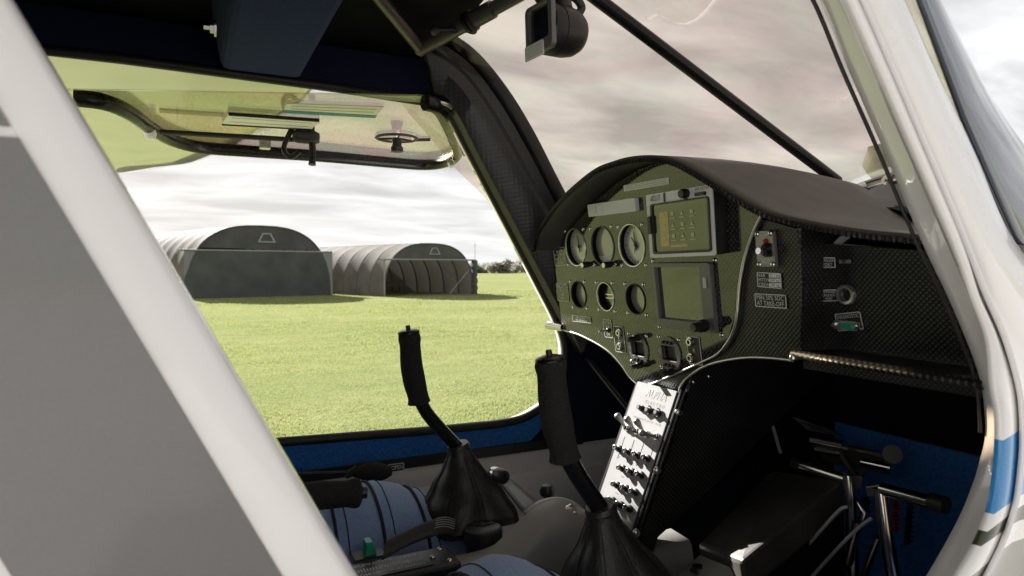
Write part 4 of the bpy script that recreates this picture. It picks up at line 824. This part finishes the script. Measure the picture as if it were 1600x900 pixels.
plate('side_key', [brect(.045, .09, .38, .66, .012)], PF, NZ - .001, NZ + .006, MT['black'], nv, .001)
MT['pink'] = pm('plate_print', (.12, .118, .118), .6)
# ------------------------------------------------------------------ switch pedestal
vd = Vector((-.087, 0, -.207)).normalized(); KF = Frame((.672, .898, -.307), (0, -1, 0), -vd)
pd = thing('switch_pedestal', 'pedestal with white switch plate and rows of breakers below the panel', 'switch panel', (.63, .9, -.7))
kp = [KF.loc(1000, 598), KF.loc(1057, 610), KF.loc(987, 840), KF.loc(931, 790)]
kx0 = (kp[0][0] + kp[3][0]) / 2; kx1 = (kp[1][0] + kp[2][0]) / 2; ky1 = (kp[0][1] + kp[1][1]) / 2; ky0 = (kp[2][1] + kp[3][1]) / 2
plate('switch_plate', [rrect((kx0 + kx1) / 2, (ky0 + ky1) / 2, kx1 - kx0, ky1 - ky0, .001)], KF, 0, .0025, MT['alu'], pd, .0006)
plate('pedestal_body', [rrect((kx0 + kx1) / 2, (ky0 + ky1) / 2 - .06, kx1 - kx0 + .012, ky1 - ky0 + .12, .004)], KF, -.05, -.0005, MT['black'], pd, .003)
tube('edge_bar', [KF.pt(kx1 + .010, ky1 + .004, -.004), KF.pt(kx1 + .010, ky0 - .10, -.004)], .0075, MT['shaft'], pd, 12)
yS = KF.pt(kx1, 0).y - .014
GF = Frame((0, yS, 0), (1, 0, 0), (0, 0, 1))
t0_, t1_ = KF.pt(kx1, ky1, -.006), KF.pt(kx1, ky0 - .1, -.006)
side = [(t1_.x, t1_.z), (.625, -.455), (.784, -.366), (.956, -.255), (1.05, -.20), (1.05, -.08), (.80, -.10), (.735, -.14), (t0_.x + .004, t0_.z)]
sd = plate('side_panel', [side], GF, -.008, 0, MT['weave3'], pd)
plate('far_side_panel', [side], Frame((0, KF.pt(kx0, 0).y + .012, 0), (1, 0, 0), (0, 0, 1)), -.008, 0, MT['liner'], pd)
for p in ((1062, 645), (1029, 736), (996, 834)): scr(sd, *GF.loc(*p, .002), .0005, GF, big_screw)
for p in ((1085, 597), (1109, 588)): put('screw', screw_me, None, sd, GF.mat(*GF.loc(*p, .002), .0005))
brk_me = lathe_me([(.0, .0135), (.0028, .0135), (.0040, .0138), (.0046, .013), (.0046, .0105), (.0034, .0095), (.0034, .006), (.0058, .0055), (.0062, .003), (.0062, .0), ], 12)
cap_me = lathe_me([(.0030, .0136), (.0036, .0146), (.0044, .0142), (.0047, .013)], 12); cap_me.materials.append(MT['screw'])
for p in [(961, 699), (976, 704), (990, 709), (1005, 714), (967, 730), (981, 735), (995, 740), (958, 756), (972, 761), (986, 767), (951, 780), (964, 787), (977, 793)]:
    a, b = KF.loc(*p, .014); q = put('breaker', brk_me, MT['black'], pd, KF.mat(a, b, .0025)); put('breaker_rim', cap_me, None, q, KF.mat(a, b, .0025))
    plate('breaker_caption', [rrect(a + .002, b - .0125, .008, .001, .0002, 1)], KF, .0026, .0029, MT['pink'], q)
for i, p in enumerate([(980, 669), (995, 674), (1010, 678), (1026, 682)]):
    a, b = KF.loc(*p, .004); nut = put('toggle_switch', lathe_me([(.0065, 0), (.0065, .003), (.0045, .0035), (.0045, .007), (.0025, .008), (.0025, 0)], 6), MT['chrome'], pd, KF.mat(a, b, .0025))
    d = (KF.n * .9 + KF.u * (.55 if i < 3 else -.12) - KF.r * .05).normalized(); s0_ = KF.pt(a, b, .008)
    tube('lever', [s0_ + d * t for t in (0, .010, .016, .024, .029, .031)], [.0021, .0026, .0040, .0058, .0056, .0030], MT['gunmetal'], nut, 12)
    plate('guide_line', [rrect(a - .001, b - .035, .0008, .04, .0002, 1)], KF, .0026, .0029, MT['pink'], pd)
for i, p in enumerate([(1000, 637), (1013, 641), (1027, 645)]):
    a, b = KF.loc(*p, .008); q = put('key_switch', lathe_me([(0, .011), (.0036, .011), (.004, .010), (.004, .004), (.0056, .003), (.0056, 0)], 12), MT['black'], pd, KF.mat(a, b, .0025))
    if i: tube('clip', [KF.pt(a + .0075 * math.cos(t) - .003, b + .0075 * math.sin(t), .006) for t in np.linspace(-1.9, 1.9, 9)], .0013, MT['black'], q, 6)
text('ALPHA', KF.mat((kx0 + kx1) / 2 + .006, ky1 - .016, .003), .020, pm('pale_ink', (.24, .235, .235), .5), pd, shear=.25, width=.055)
text('E L E C T R O', KF.mat((kx0 + kx1) / 2 + .010, ky1 - .031, .003), .008, MT['pink'], pd, width=.05)
text('MAIN   AVIONICS   BATTERY   POWER', KF.mat((kx0 + kx1) / 2 + .004, KF.loc(1015, 655)[1] - .004, .003), .005, MT['pink'], pd, width=.075)
# ------------------------------------------------------------------ control sticks
def stick(label, Y, gp, radii, sh, bt, base, br_):
    t = thing('control_stick', label, 'control stick', AY(*base, Y))
    P = [AY(*p, Y) for p in gp]; Pc = cat(P, 6); Rc = cat1(radii, 6)
    gr_ = tube('grip', Pc, Rc, MT['foam'], t, 24)
    d = (P[0] - P[1]).normalized(); put('cap', lathe_me([(0, .003), (.012, .003), (.017, .0015), (.0185, 0), (.0185, -.002)], 20), MT['shaft'], t, axis_mat(P[0] + d * .0008, d)); put('push_button', lathe_me([(0, .009), (.0035, .0085), (.004, .006), (.004, 0)], 12), MT['black'], t, axis_mat(P[0] + d * .003, d)); 
    S = cat([AY(*p, Y) for p in sh], 5); tube('shaft', S, .0112 if Y > .8 else .0118, MT['shaft'], t, 16)
    B = [AY(*p, Y) for p in bt]; n = len(B) ; rows = []
    Bc = cat(B, 6); Rb = cat1(br_, 6); m = len(Bc)
    for i, (p, r) in enumerate(zip(Bc, Rb)):
        f = i / (m - 1); row = []
        for k in range(48):
            a = 2 * math.pi * k / 48; sq = 1 + f * .16 * (abs(math.sin(2 * a)) - .3) + .035 * f * math.sin(5 * a + 3 * f + Y * 9) + .03 * math.sin(9 * f * 3 + a * 2 + Y) * f * (1 - f) * 3 - .035 * f * abs(math.cos(2 * a)) ** 24
            row.append(p + Vector((math.cos(a) * r * sq * 1.06, math.sin(a) * r * sq, .006 * f * math.sin(3 * a + Y * 5))))
        rows.append(row)
    put('boot', grid_me(rows, closed=True, angle=80), MT['leather'], t)
    for k in range(0, 48, 6):
        for off in (-.012, .012): tube('boot_seam', [rows[i][k].lerp(rows[i][(k + (1 if off > 0 else -1)) % 48], .45) + (rows[i][k] - Bc[i]).normalized() * .0008 for i in range(5, m)], .0009, MT['stitch'], t, 5)
    tp = Bc[0]; dd = (Bc[0] - Bc[3]).normalized(); tube('boot_collar', [tp + dd * .004, tp - dd * .002, tp - dd * .004, tp - dd * .018], [Rb[0] * .98, Rb[0] * 1.1, Rb[0] * 1.03, Rb[0] * 1.02], MT['leather'], t, 24)
stick('foam grip control stick with leather boot in front of the port seat', 1.05, [(638.5, 519), (640, 530), (641, 542), (643, 570), (648, 598), (653, 618), (655, 629)], [.0170, .0185, .0172, .0183, .0186, .0172, .0192, .0185][:7] , [(654, 620), (667, 645), (690, 672), (722, 706)], [(716, 697), (720, 712), (724, 735), (729, 765), (731, 795), (731, 808)], (731, 810), [.0185, .0225, .037, .060, .076, .078])
stick('foam grip control stick with leather boot beside the switch pedestal', .70, [(859, 561), (860.5, 572), (862, 588), (865, 625), (872, 668), (880, 700), (883, 717)], [.0176, .0200, .0180, .0192, .0200, .0178, .0205], [(881, 700), (900, 738), (925, 776), (950, 812)], [(938, 794), (944, 815), (952, 845), (962, 890), (968, 930), (970, 950)], (968, 952), [.0195, .0225, .036, .060, .078, .080])
# ------------------------------------------------------------------ seats
def seat(label, x0, x1, y0, y1, zt, seams, slope=0):
    t = thing('seat', label, 'seat', ((x0 + x1) / 2, (y0 + y1) / 2, zt - .2)); rows = []
    nx, ny = 40, 24
    def sp(u, v_):
        x = x0 + (x1 - x0) * u; y = y0 + (y1 - y0) * v_
        z = zt - .11 * max(0, (u - .55) / .45) ** 2.6 - .05 * abs(2 * v_ - 1) ** 5 + .012 * math.cos(2 * math.pi * v_) * -1
        z -= slope * max(0, .78 - u) + slope * .35 * abs(v_ - .72) ** 1.5
        for s in seams: z -= .006 * math.exp(-((u - s) / .012) ** 2)
        return Vector((x, y, z))
    rows = [[sp(i / nx, j / ny) for j in range(ny + 1)] for i in range(nx + 1)]
    rows = [[Vector((p.x, p.y, zt - .2)) for p in rows[0]]] + rows + [[Vector((p.x + .005, p.y, zt - .2)) for p in rows[-1]]]
    rows = [[Vector((r[0].x, r[0].y, zt - .2))] + r + [Vector((r[-1].x, r[-1].y, zt - .2))] for r in rows]
    put('cushion', grid_me(rows, angle=80), MT['denim'], t)
    for s in seams:
        tube('piping', [sp(s, v_) + Vector((0, 0, .0035)) for v_ in np.linspace(0, 1, 25)], .0028, MT['seam'], t, 6)
        tube('stitching', [sp(s + .028, v_) + Vector((0, 0, .0006)) for v_ in np.linspace(0, 1, 25)], .0009, MT['seam'], t, 5)
    return t, sp
st, sp1 = seat('blue cloth port seat beyond the centre console', -.15, .46, .985, 1.215, -.375, (.56, .68, .80))
seat('blue cloth starboard seat beside the centre console', -.15, .46, .42, .80, -.322, (.70, .86), .32)
bm_ = [AZ(*p, -.405) for p in ((600, 862), (645, 845), (690, 832), (712, 822))]
bw_ = Vector((.012, .028, 0)); sbt = thing('seat_belt', 'black seat belt strap lying across the port seat', 'seat belt', bm_[0])
B_ = cat([p + Vector((0, 0, h_)) for p, h_ in zip(bm_, (.004, .010, .012, -.002))], 8)
solid(put('strap', grid_me([[p + bw_ * f + Vector((0, 0, .004 * math.sin(f * 3.14))) for p in B_] for f in (-.8, -.4, 0, .4, .8)]), MT['webbing'], sbt), .003, 1)
for f in (-.6, -.3, 0, .3, .6): tube('stitching', [p + bw_ * f + Vector((0, 0, .0045)) for p in B_[14:24]], .0006, MT['gink'], sbt, 4)
# ------------------------------------------------------------------ centre console
cc = thing('centre_console', 'grey hump backed centre console between the seats', 'console', (.3, .9, -.7))
yc0, yc1 = .845, .955
prof = [(-.5, -.455), (.20, -.452), (.32, -.45), (.38, -.438), (.42, -.418), (.455, -.392), (.485, -.376), (.515, -.372), (.545, -.380), (.56, -.40), (.57, -.43), (.60, -.46), (.75, -.46)]
pc_ = cat([Vector((x, 0, z)) for x, z in prof], 5); rows = []
nar = lambda x, y: y if y < .9 else y - .05 * min(1, max(0, (x - .34) / .08))
for f, yy, dz in ((0, yc0 - .012, None), (1, yc0 - .004, -.03), (2, yc0 + .001, -.008), (3, yc0 + .008, -.001), (4, (yc0 + yc1) / 2, .001), (5, yc1 - .008, -.001), (6, yc1, -.008), (7, yc1 + .008, None)): rows.append([Vector((p.x, nar(p.x, yy), -.70 if dz is None else p.z + dz)) for p in pc_])
put('console_shell', grid_me(rows, angle=60), MT['dgrey'], cc)
put('floor_tray', box_me(-.2, .70, YS + .04, YP - .06, -.71, -.50), MT['dgrey'], cc)
hp = AY(782, 745, .955); h2 = AY(836, 800, .93)
lv = thing('throttle_lever', 'silver tipped grey lever standing on the console hump', 'lever', h2)
dl_ = (hp - h2); up_v = Vector((0, 0, 1)); sd_ = dl_.cross(Vector((0, 1, 0))).normalized()
w1_, w2_ = sd_ * .008, sd_ * .017; yv = Vector((0, .006, 0)); e0_ = h2 - dl_ * .15
hexa('arm', [e0_ - w2_ - yv, e0_ + w2_ - yv, hp + w1_ - yv, hp - w1_ - yv], [e0_ - w2_ + yv, e0_ + w2_ + yv, hp + w1_ + yv, hp - w1_ + yv], MT['gunmetal'], lv, .003)
m0, m1 = e0_.lerp(hp, .2) - yv * 1.15, e0_.lerp(hp, .82) - yv * 1.15
hexa('arm_inset', [m0 - w2_ * .55, m0 + w2_ * .55, m1 + w1_ * .5, m1 - w1_ * .5], [m0 - w2_ * .55 + yv * .3, m0 + w2_ * .55 + yv * .3, m1 + w1_ * .5 + yv * .3, m1 - w1_ * .5 + yv * .3], MT['lgrey'], lv)
kd = (AY(792, 747, .93) - AY(770, 737, .975)).normalized(); kM = axis_mat(AY(770, 738, .962), kd)
put('knob', lathe_me([(0, 0), (.0085, 0), (.0105, .003), (.0105, .010), (.0112, .0105), (.0112, .016)], 22), MT['chrome'], lv, kM); put('knob_tip', lathe_me([(.0112, .0162), (.0118, .017), (.0118, .031), (.0105, .036), (.006, .037), (.006, .034), (.003, .034), (.003, .036), (0, .036)], 22), MT['black'], lv, kM)
# black cap beside the lever
cpz = AY(755, 822, .945) - Vector((0, 0, .040)); ck = thing('filler_cap', 'round black ribbed cap beside the grey console', 'cap', cpz); capR = .031
rows = lathe_me([(0, .040), (capR * .80, .040), (capR * .96, .037), (capR, .032), (capR, .016), (capR * .9, .013), (capR * .86, -.03), (0, -.03)], 28); put('lid', rows, MT['black'], ck, Matrix.Translation(cpz))
for k in range(3): a = k * 1.05 + .3; put('raised_mark', box_me(-.010, .010, -.002, .002, 0, .0015), MT['black'], ck, Matrix.Translation(cpz + Vector((.009 * math.cos(a), .009 * math.sin(a), .040))) @ Matrix.Rotation(a, 4, 'Z'))
# small black knob on the hump and bracket links
kb_ = AY(855, 768, .95); kn = thing('console_knob', 'small round black knob behind the console hump', 'knob', kb_); put('ball', lathe_me([(0, .013), (.009, .010), (.013, .002), (.012, -.005), (.006, -.010), (.005, -.03), (0, -.03)], 18), MT['black'], kn, axis_mat(kb_, (0, 0, 1)))
rows = [[Vector((.515 + .082 * math.cos(a), y, -.455 + .082 * math.sin(a))) for a in np.linspace(.3, 2.2, 18)] for y in (.908, .918)]; solid(put('slot_rim', grid_me(rows), MT['lgrey'], cc), .004)
lk_ = thing('linkage', 'silver bracket linkage between console hump and pedestal', 'linkage', AY(905, 830, .86)); q0_, q1_ = AY(893, 800, .86), AY(912, 832, .86)
lf = Frame(q0_, (q1_ - q0_).normalized(), Vector((0, -1, 0)).cross((q1_ - q0_).normalized()).normalized())
ll_ = (q1_ - q0_).length; plate('link_plate', [rrect(ll_ / 2, 0, ll_ + .02, .016, .0075), circ(0, 0, .0035, 12), circ(ll_ * .5, 0, .003, 12), circ(ll_, 0, .0035, 12)], lf, -.002, .002, MT['chrome'], lk_, .0006)
for p in (q0_, q1_): put('bolt', bolt_me, MT['screw'], lk_, axis_mat(p + Vector((0, .004, 0)), (0, -1, 0)))
hexa('bracket', [q1_ + Vector((-.03, .02, -.03)), q1_ + Vector((.04, .02, -.05)), q1_ + Vector((.04, -.01, -.05)), q1_ + Vector((-.03, -.01, -.03))], [q1_ + Vector((-.03, .02, -.01)), q1_ + Vector((.04, .02, -.02)), q1_ + Vector((.04, -.01, -.02)), q1_ + Vector((-.03, -.01, -.01))], MT['tubem'], lk_, .002)
# trim slider box
zt = -.425; tcn = [AZ(*p, zt) for p in ((505, 872), (716, 858), (722, 876), (515, 893))]
ts = thing('trim_slider', 'black trim box with a green slider tab', 'trim control', tcn[0])
yA, yB = .868, .935; xA, xB = tcn[0].x - .12, AY(722, 870, .87).x
hs = put('housing', box_me(xA, xB, yA, yB, zt - .035, zt), MT['black'], ts); bev(hs, .005)
put('carbon_base', box_me(xA, xB - .006, yA - .006, yB + .004, zt - .07, zt - .0355), MT['weave3'], ts)
put('placard', box_me(xA + .03, xB - .04, yA + .009, yB - .009, zt + .0002, zt + .0012), MT['blackp'], ts); TZ = Frame((xB - .10, (yA + yB) / 2, zt + .0014), (1, 0, 0), (0, 1, 0))
for i in range(26): plate('scale_tick', [rrect(-.055 + i * .0042, 0, .0012, .007 if i % 5 else .012, .0003, 1)], TZ, 0, .0004, MT['wink'], ts)
text('ELEVATOR  TRIM', TZ.mat(0, .016, .0002), .010, MT['wink'], ts, width=.09); text('NOSE UP    NOSE DOWN', TZ.mat(0, -.015, .0002), .008, MT['wink'], ts, width=.10)
gp_ = AZ(578, 868, zt); bmv = lambda x, z, w: [(gp_.x + x - w, gp_.y - .010, z), (gp_.x + x + w, gp_.y - .010, z), (gp_.x + x + w, gp_.y + .010, z), (gp_.x + x - w, gp_.y + .010, z)]
hexa('tab', [Vector(p) for p in bmv(0, zt + .002, .009)], [Vector(p) for p in bmv(-.003, zt + .024, .005)], MT['green'], ts, .0015); put('slider_foot', box_me(gp_.x - .025, gp_.x + .02, gp_.y - .016, gp_.y + .016, zt + .0013, zt + .004), MT['black'], ts)
for p in ((xB - .015, yB - .012), (xB - .015, yA + .012), (xA + .05, yA + .012), (xB - .034, (yA + yB) / 2)): put('screw', screw_me, None, ts, Matrix.Translation((p[0], p[1], zt + .001)))
put('screw', big_screw, None, ts, axis_mat((xB - .02, yA - .0065, zt - .05), (0, -1, 0)))
# flap lever with foam grip
f0, f1 = AY(440, 778, .93), AY(562, 770, .93); fl = thing('flap_lever', 'foam covered lever lying over the port seat', 'lever', f0); df = (f1 - f0)
pts = cat([f0 - df * .6, f0, f0.lerp(f1, .5), f0.lerp(f1, .8), f0.lerp(f1, .9), f0.lerp(f1, .97), f1], 5); tube('grip', pts, cat1([.018, .0185, .0195, .0185, .0205, .0205, .0175], 5), MT['foam'], fl, 22); tube('release_button', [f1 - df * .05, f1 + df * .09], .0085, MT['black'], fl, 14); tube('button_collar', [f1 - df * .05, f1 + df * .03], .0105, MT['shaft'], fl, 14)
# door release rod on the port ledge
r0, r1 = AY(455, 741, YP - .075), AY(548, 738, YP - .075); dr_ = thing('door_release', 'black pull knob and rod on the port ledge', 'release handle', r1)
tube('rod', [r0, r1], .0035, MT['shaft'], dr_, 8); tube('rod_fork', [r1 - Vector((.01, 0, .006)), r1 + Vector((.012, 0, .004))], [.006, .009], MT['black'], dr_, 10)
r2 = AY(612, 737, YP - .085); pk = cat([r1, r1.lerp(r2, .2), r1.lerp(r2, .5), r1.lerp(r2, .8), r2], 5); tube('knob', pk, cat1([.006, .012, .0185, .015, .007], 5), MT['foam'], dr_, 16)
oq = [AY(*p, YP - .062) for p in ((606, 726), (631, 725), (631, 735), (606, 737))]; of = Frame(oq[0].lerp(oq[2], .5), (1, 0, 0), (0, 0, 1)); ow = (oq[1] - oq[0]).length
op_ = plate('open_placard', [rrect(0, 0, ow, .0155, .002)], of, 0, .001, MT['blackp'], dr_); text('OPEN', of.mat(.002, 0, .0012), .012, MT['wink'], op_, width=ow * .7); plate('border', [rrect(0, 0, ow, .0155, .002), rrect(0, 0, ow - .002, .0135, .0015)], of, .0011, .0014, MT['wink'], op_)
# ------------------------------------------------------------------ starboard footwell
tb_ = [AY(1206, 733, .80), AY(1316, 750, .65), AY(1158, 876, .65), AY(1090, 850, .80)]
fb = thing('battery_box', 'scuffed black sloping box in the starboard footwell', 'box', tb_[3] - Vector((0, 0, .25)))
hexa('box_shell', [p + Vector((.01, 0, -.05)) for p in tb_], tb_, MT['box'], fb, .006); hexa('box_lower', [p + Vector((.02, .0, -.25)) for p in tb_], [p + Vector((.012, .006, -.0505)) for p in tb_], MT['liner'], fb)
put('screw', screw_me, None, fb, axis_mat(tb_[2].lerp(tb_[3], .4) + Vector((-.002, -.004, -.025)), (-1, -.2, 0)))
fa_ = [AY(1060, 895, .80), AY(1098, 862, .80), AY(1165, 880, .66), AY(1190, 960, .62)]; fp = thing('floor_panel', 'grey floor panel edge at the foot of the pedestal', 'panel', fa_[0]); hexa('sheet', [p - Vector((0, 0, .01)) for p in fa_], fa_, MT['dgrey'], fp, .003)
put('grommet', lathe_me([(0, .008), (.010, .007), (.014, 0)], 16), MT['black'], fp, axis_mat(AY(1092, 896, .76) + Vector((0, 0, .004)), (0, 0, 1)))
# carpet of the footwell
fwell = [[AX(*p, 1.05) for p in ((1205, 600), (1205, 760))], ]
put('footwell_carpet', box_me(1.04, 1.06, YS + .005, .80, -.70, -.28), MT['blue'], ac); put('footwell_bulkhead', box_me(1.045, 1.06, YS + .005, .80, -.279, -.07), MT['liner'], ac)
put('footwell_roof', box_me(.76, 1.04, YS + .03, .80, -.115, -.10), MT['liner'], ac)
ch = MT['chrome']
def T(pts, X, r, name, parent, m=ch, seg=12): return tube(name, [AX(*p, X) if not isinstance(X, (list, tuple)) else AX(*p, X[i]) for i, p in enumerate(pts)], r, m, parent, seg)
pA = thing('rudder_pedal', 'chrome tube rudder pedal next to the black box', 'rudder pedal', AX(1335, 900, .86), 'rudder pedals')
T([(1325, 742), (1330, 790), (1334, 900)], .86, .0085, 'post', pA); T([(1243, 724), (1322, 749)], .86, .0085, 'foot_bar', pA); T([(1322, 760), (1350, 800), (1322, 890)], .88, .005, 'stay', pA)
put('end_cap', lathe_me([(0, .004), (.0095, .003), (.0095, -.012)], 14), MT['black'], pA, axis_mat(AX(1243, 724, .86), AX(1243, 724, .86) - AX(1322, 749, .86)))
hexa('bracket', [AX(*p, .87) for p in ((1318, 738), (1348, 745), (1345, 765), (1318, 762))], [AX(*p, .885) for p in ((1318, 738), (1348, 745), (1345, 765), (1318, 762))], MT['tubem'], pA, .002)
pB = thing('rudder_pedal', 'chrome tube rudder pedal ending in a black rubber cap', 'rudder pedal', AX(1395, 900, .82), 'rudder pedals')
T([(1376, 763), (1384, 830), (1397, 905)], .82, .0088, 'post', pB); fbb = T([(1378, 764), (1462, 787)], .82, .0088, 'foot_bar', pB); T([(1455, 784), (1479, 790)], .82, .0112, 'rubber_cap', pB, MT['rubber']); T([(1372, 840), (1350, 900)], .84, .005, 'stay', pB); T([(1340, 815), (1325, 880)], .84, .0062, 'stay', pB)
hexa('bracket', [AX(*p, .83) for p in ((1352, 760), (1380, 756), (1380, 775), (1356, 776))], [AX(*p, .845) for p in ((1352, 760), (1380, 756), (1380, 775), (1356, 776))], MT['tubem'], pB, .002)
pC = thing('brake_bar', 'chrome edged black cross plate above the rudder pedals', 'cross bar', AX(1330, 720, .95))
cq = [(1268, 690), (1396, 722), (1392, 742), (1290, 722)]; hexa('plate', [AX(*p, .95) for p in cq], [AX(*p, .965) for p in cq], MT['box'], pC, .003)
T([(1270, 687), (1320, 697)], .93, .0088, 'chrome_roll', pC); T([(1276, 702), (1316, 709)], .93, .006, 'chrome_rod', pC); T([(1348, 722), (1394, 732)], .92, .0062, 'chrome_rod', pC); T([(1276, 690), (1396, 716)], .955, .006, 'top_rail', pC, MT['tubem'])
put('end_disc', lathe_me([(0, .004), (.014, .003), (.014, -.004), (0, -.004)], 16), MT['bezel'], pC, axis_mat(AX(1394, 710, .94), (-.5, -.6, .3)))
T([(1310, 705), (1338, 748)], .93, .005, 'link', pC, MT['box']); T([(1352, 730), (1338, 752)], .92, .005, 'link', pC, MT['box'])
for lab, ps in (('braided steel cable sagging below the black box', [(1322, 792), (1312, 797), (1290, 820), (1228, 892), (1200, 930)]), ('braided steel cable running down between the rudder pedals', [(1362, 810), (1345, 822), (1320, 845), (1268, 902), (1240, 940)])):
    c = thing('control_cable', lab, 'cable', AX(*ps[-1], .80), 'control cables'); P_ = cat([AX(*p, .84 - .015 * i) for i, p in enumerate(ps)], 30); tube('strand', P_, [.0028 if i % 2 else .0022 for i in range(len(P_))], MT['cable'], c, 6)
for i, (x, y0_, y1__) in enumerate(((1400, 770, 830), (1425, 770, 850), (1352, 780, 800))):
    sp_ = thing('damper_spring', ('red wound spring under the capped foot bar', 'dark wound spring beside the blue carpet', 'short spring between the pedal posts')[i], 'spring', AX(x, y1__, .90)); a0, a1 = AX(x, y0_, .90), AX(x - 6 * (i == 1), y1__, .90)
    tube('coil', [a0.lerp(a1, k / 120) + Vector((.005 * math.cos(k * .55), .005 * math.sin(k * .55), 0)) for k in range(121)], .0013, MT['red'] if i == 0 else MT['shaft'], sp_, 5); tube('rod', [a0, a1], .0025, MT['shaft'], sp_, 6)
mn = [AX(*p, .99) for p in ((1238, 652), (1285, 668), (1315, 682), (1262, 672))]
pn = thing('foot_placard', 'silver edged printed plate above the blue carpet', 'plate', mn[0]); hexa('sheet', mn, [p + Vector((.006, 0, 0)) for p in mn], MT['bezel'], pn)
for f in (.3, .55, .8): a0, a1 = mn[0].lerp(mn[3], f), mn[1].lerp(mn[2], f); tube('print_line', [a0.lerp(a1, .1) - Vector((.0005, 0, 0)), a0.lerp(a1, .85) - Vector((.0005, 0, 0))], .0008, MT['ink'], pn, 4)
# diagonal stay under the port side of the panel
tube('panel_stay', [AX(896, 533, .80), AX(990, 650, .80)], .007, MT['shaft'], ip, 8)
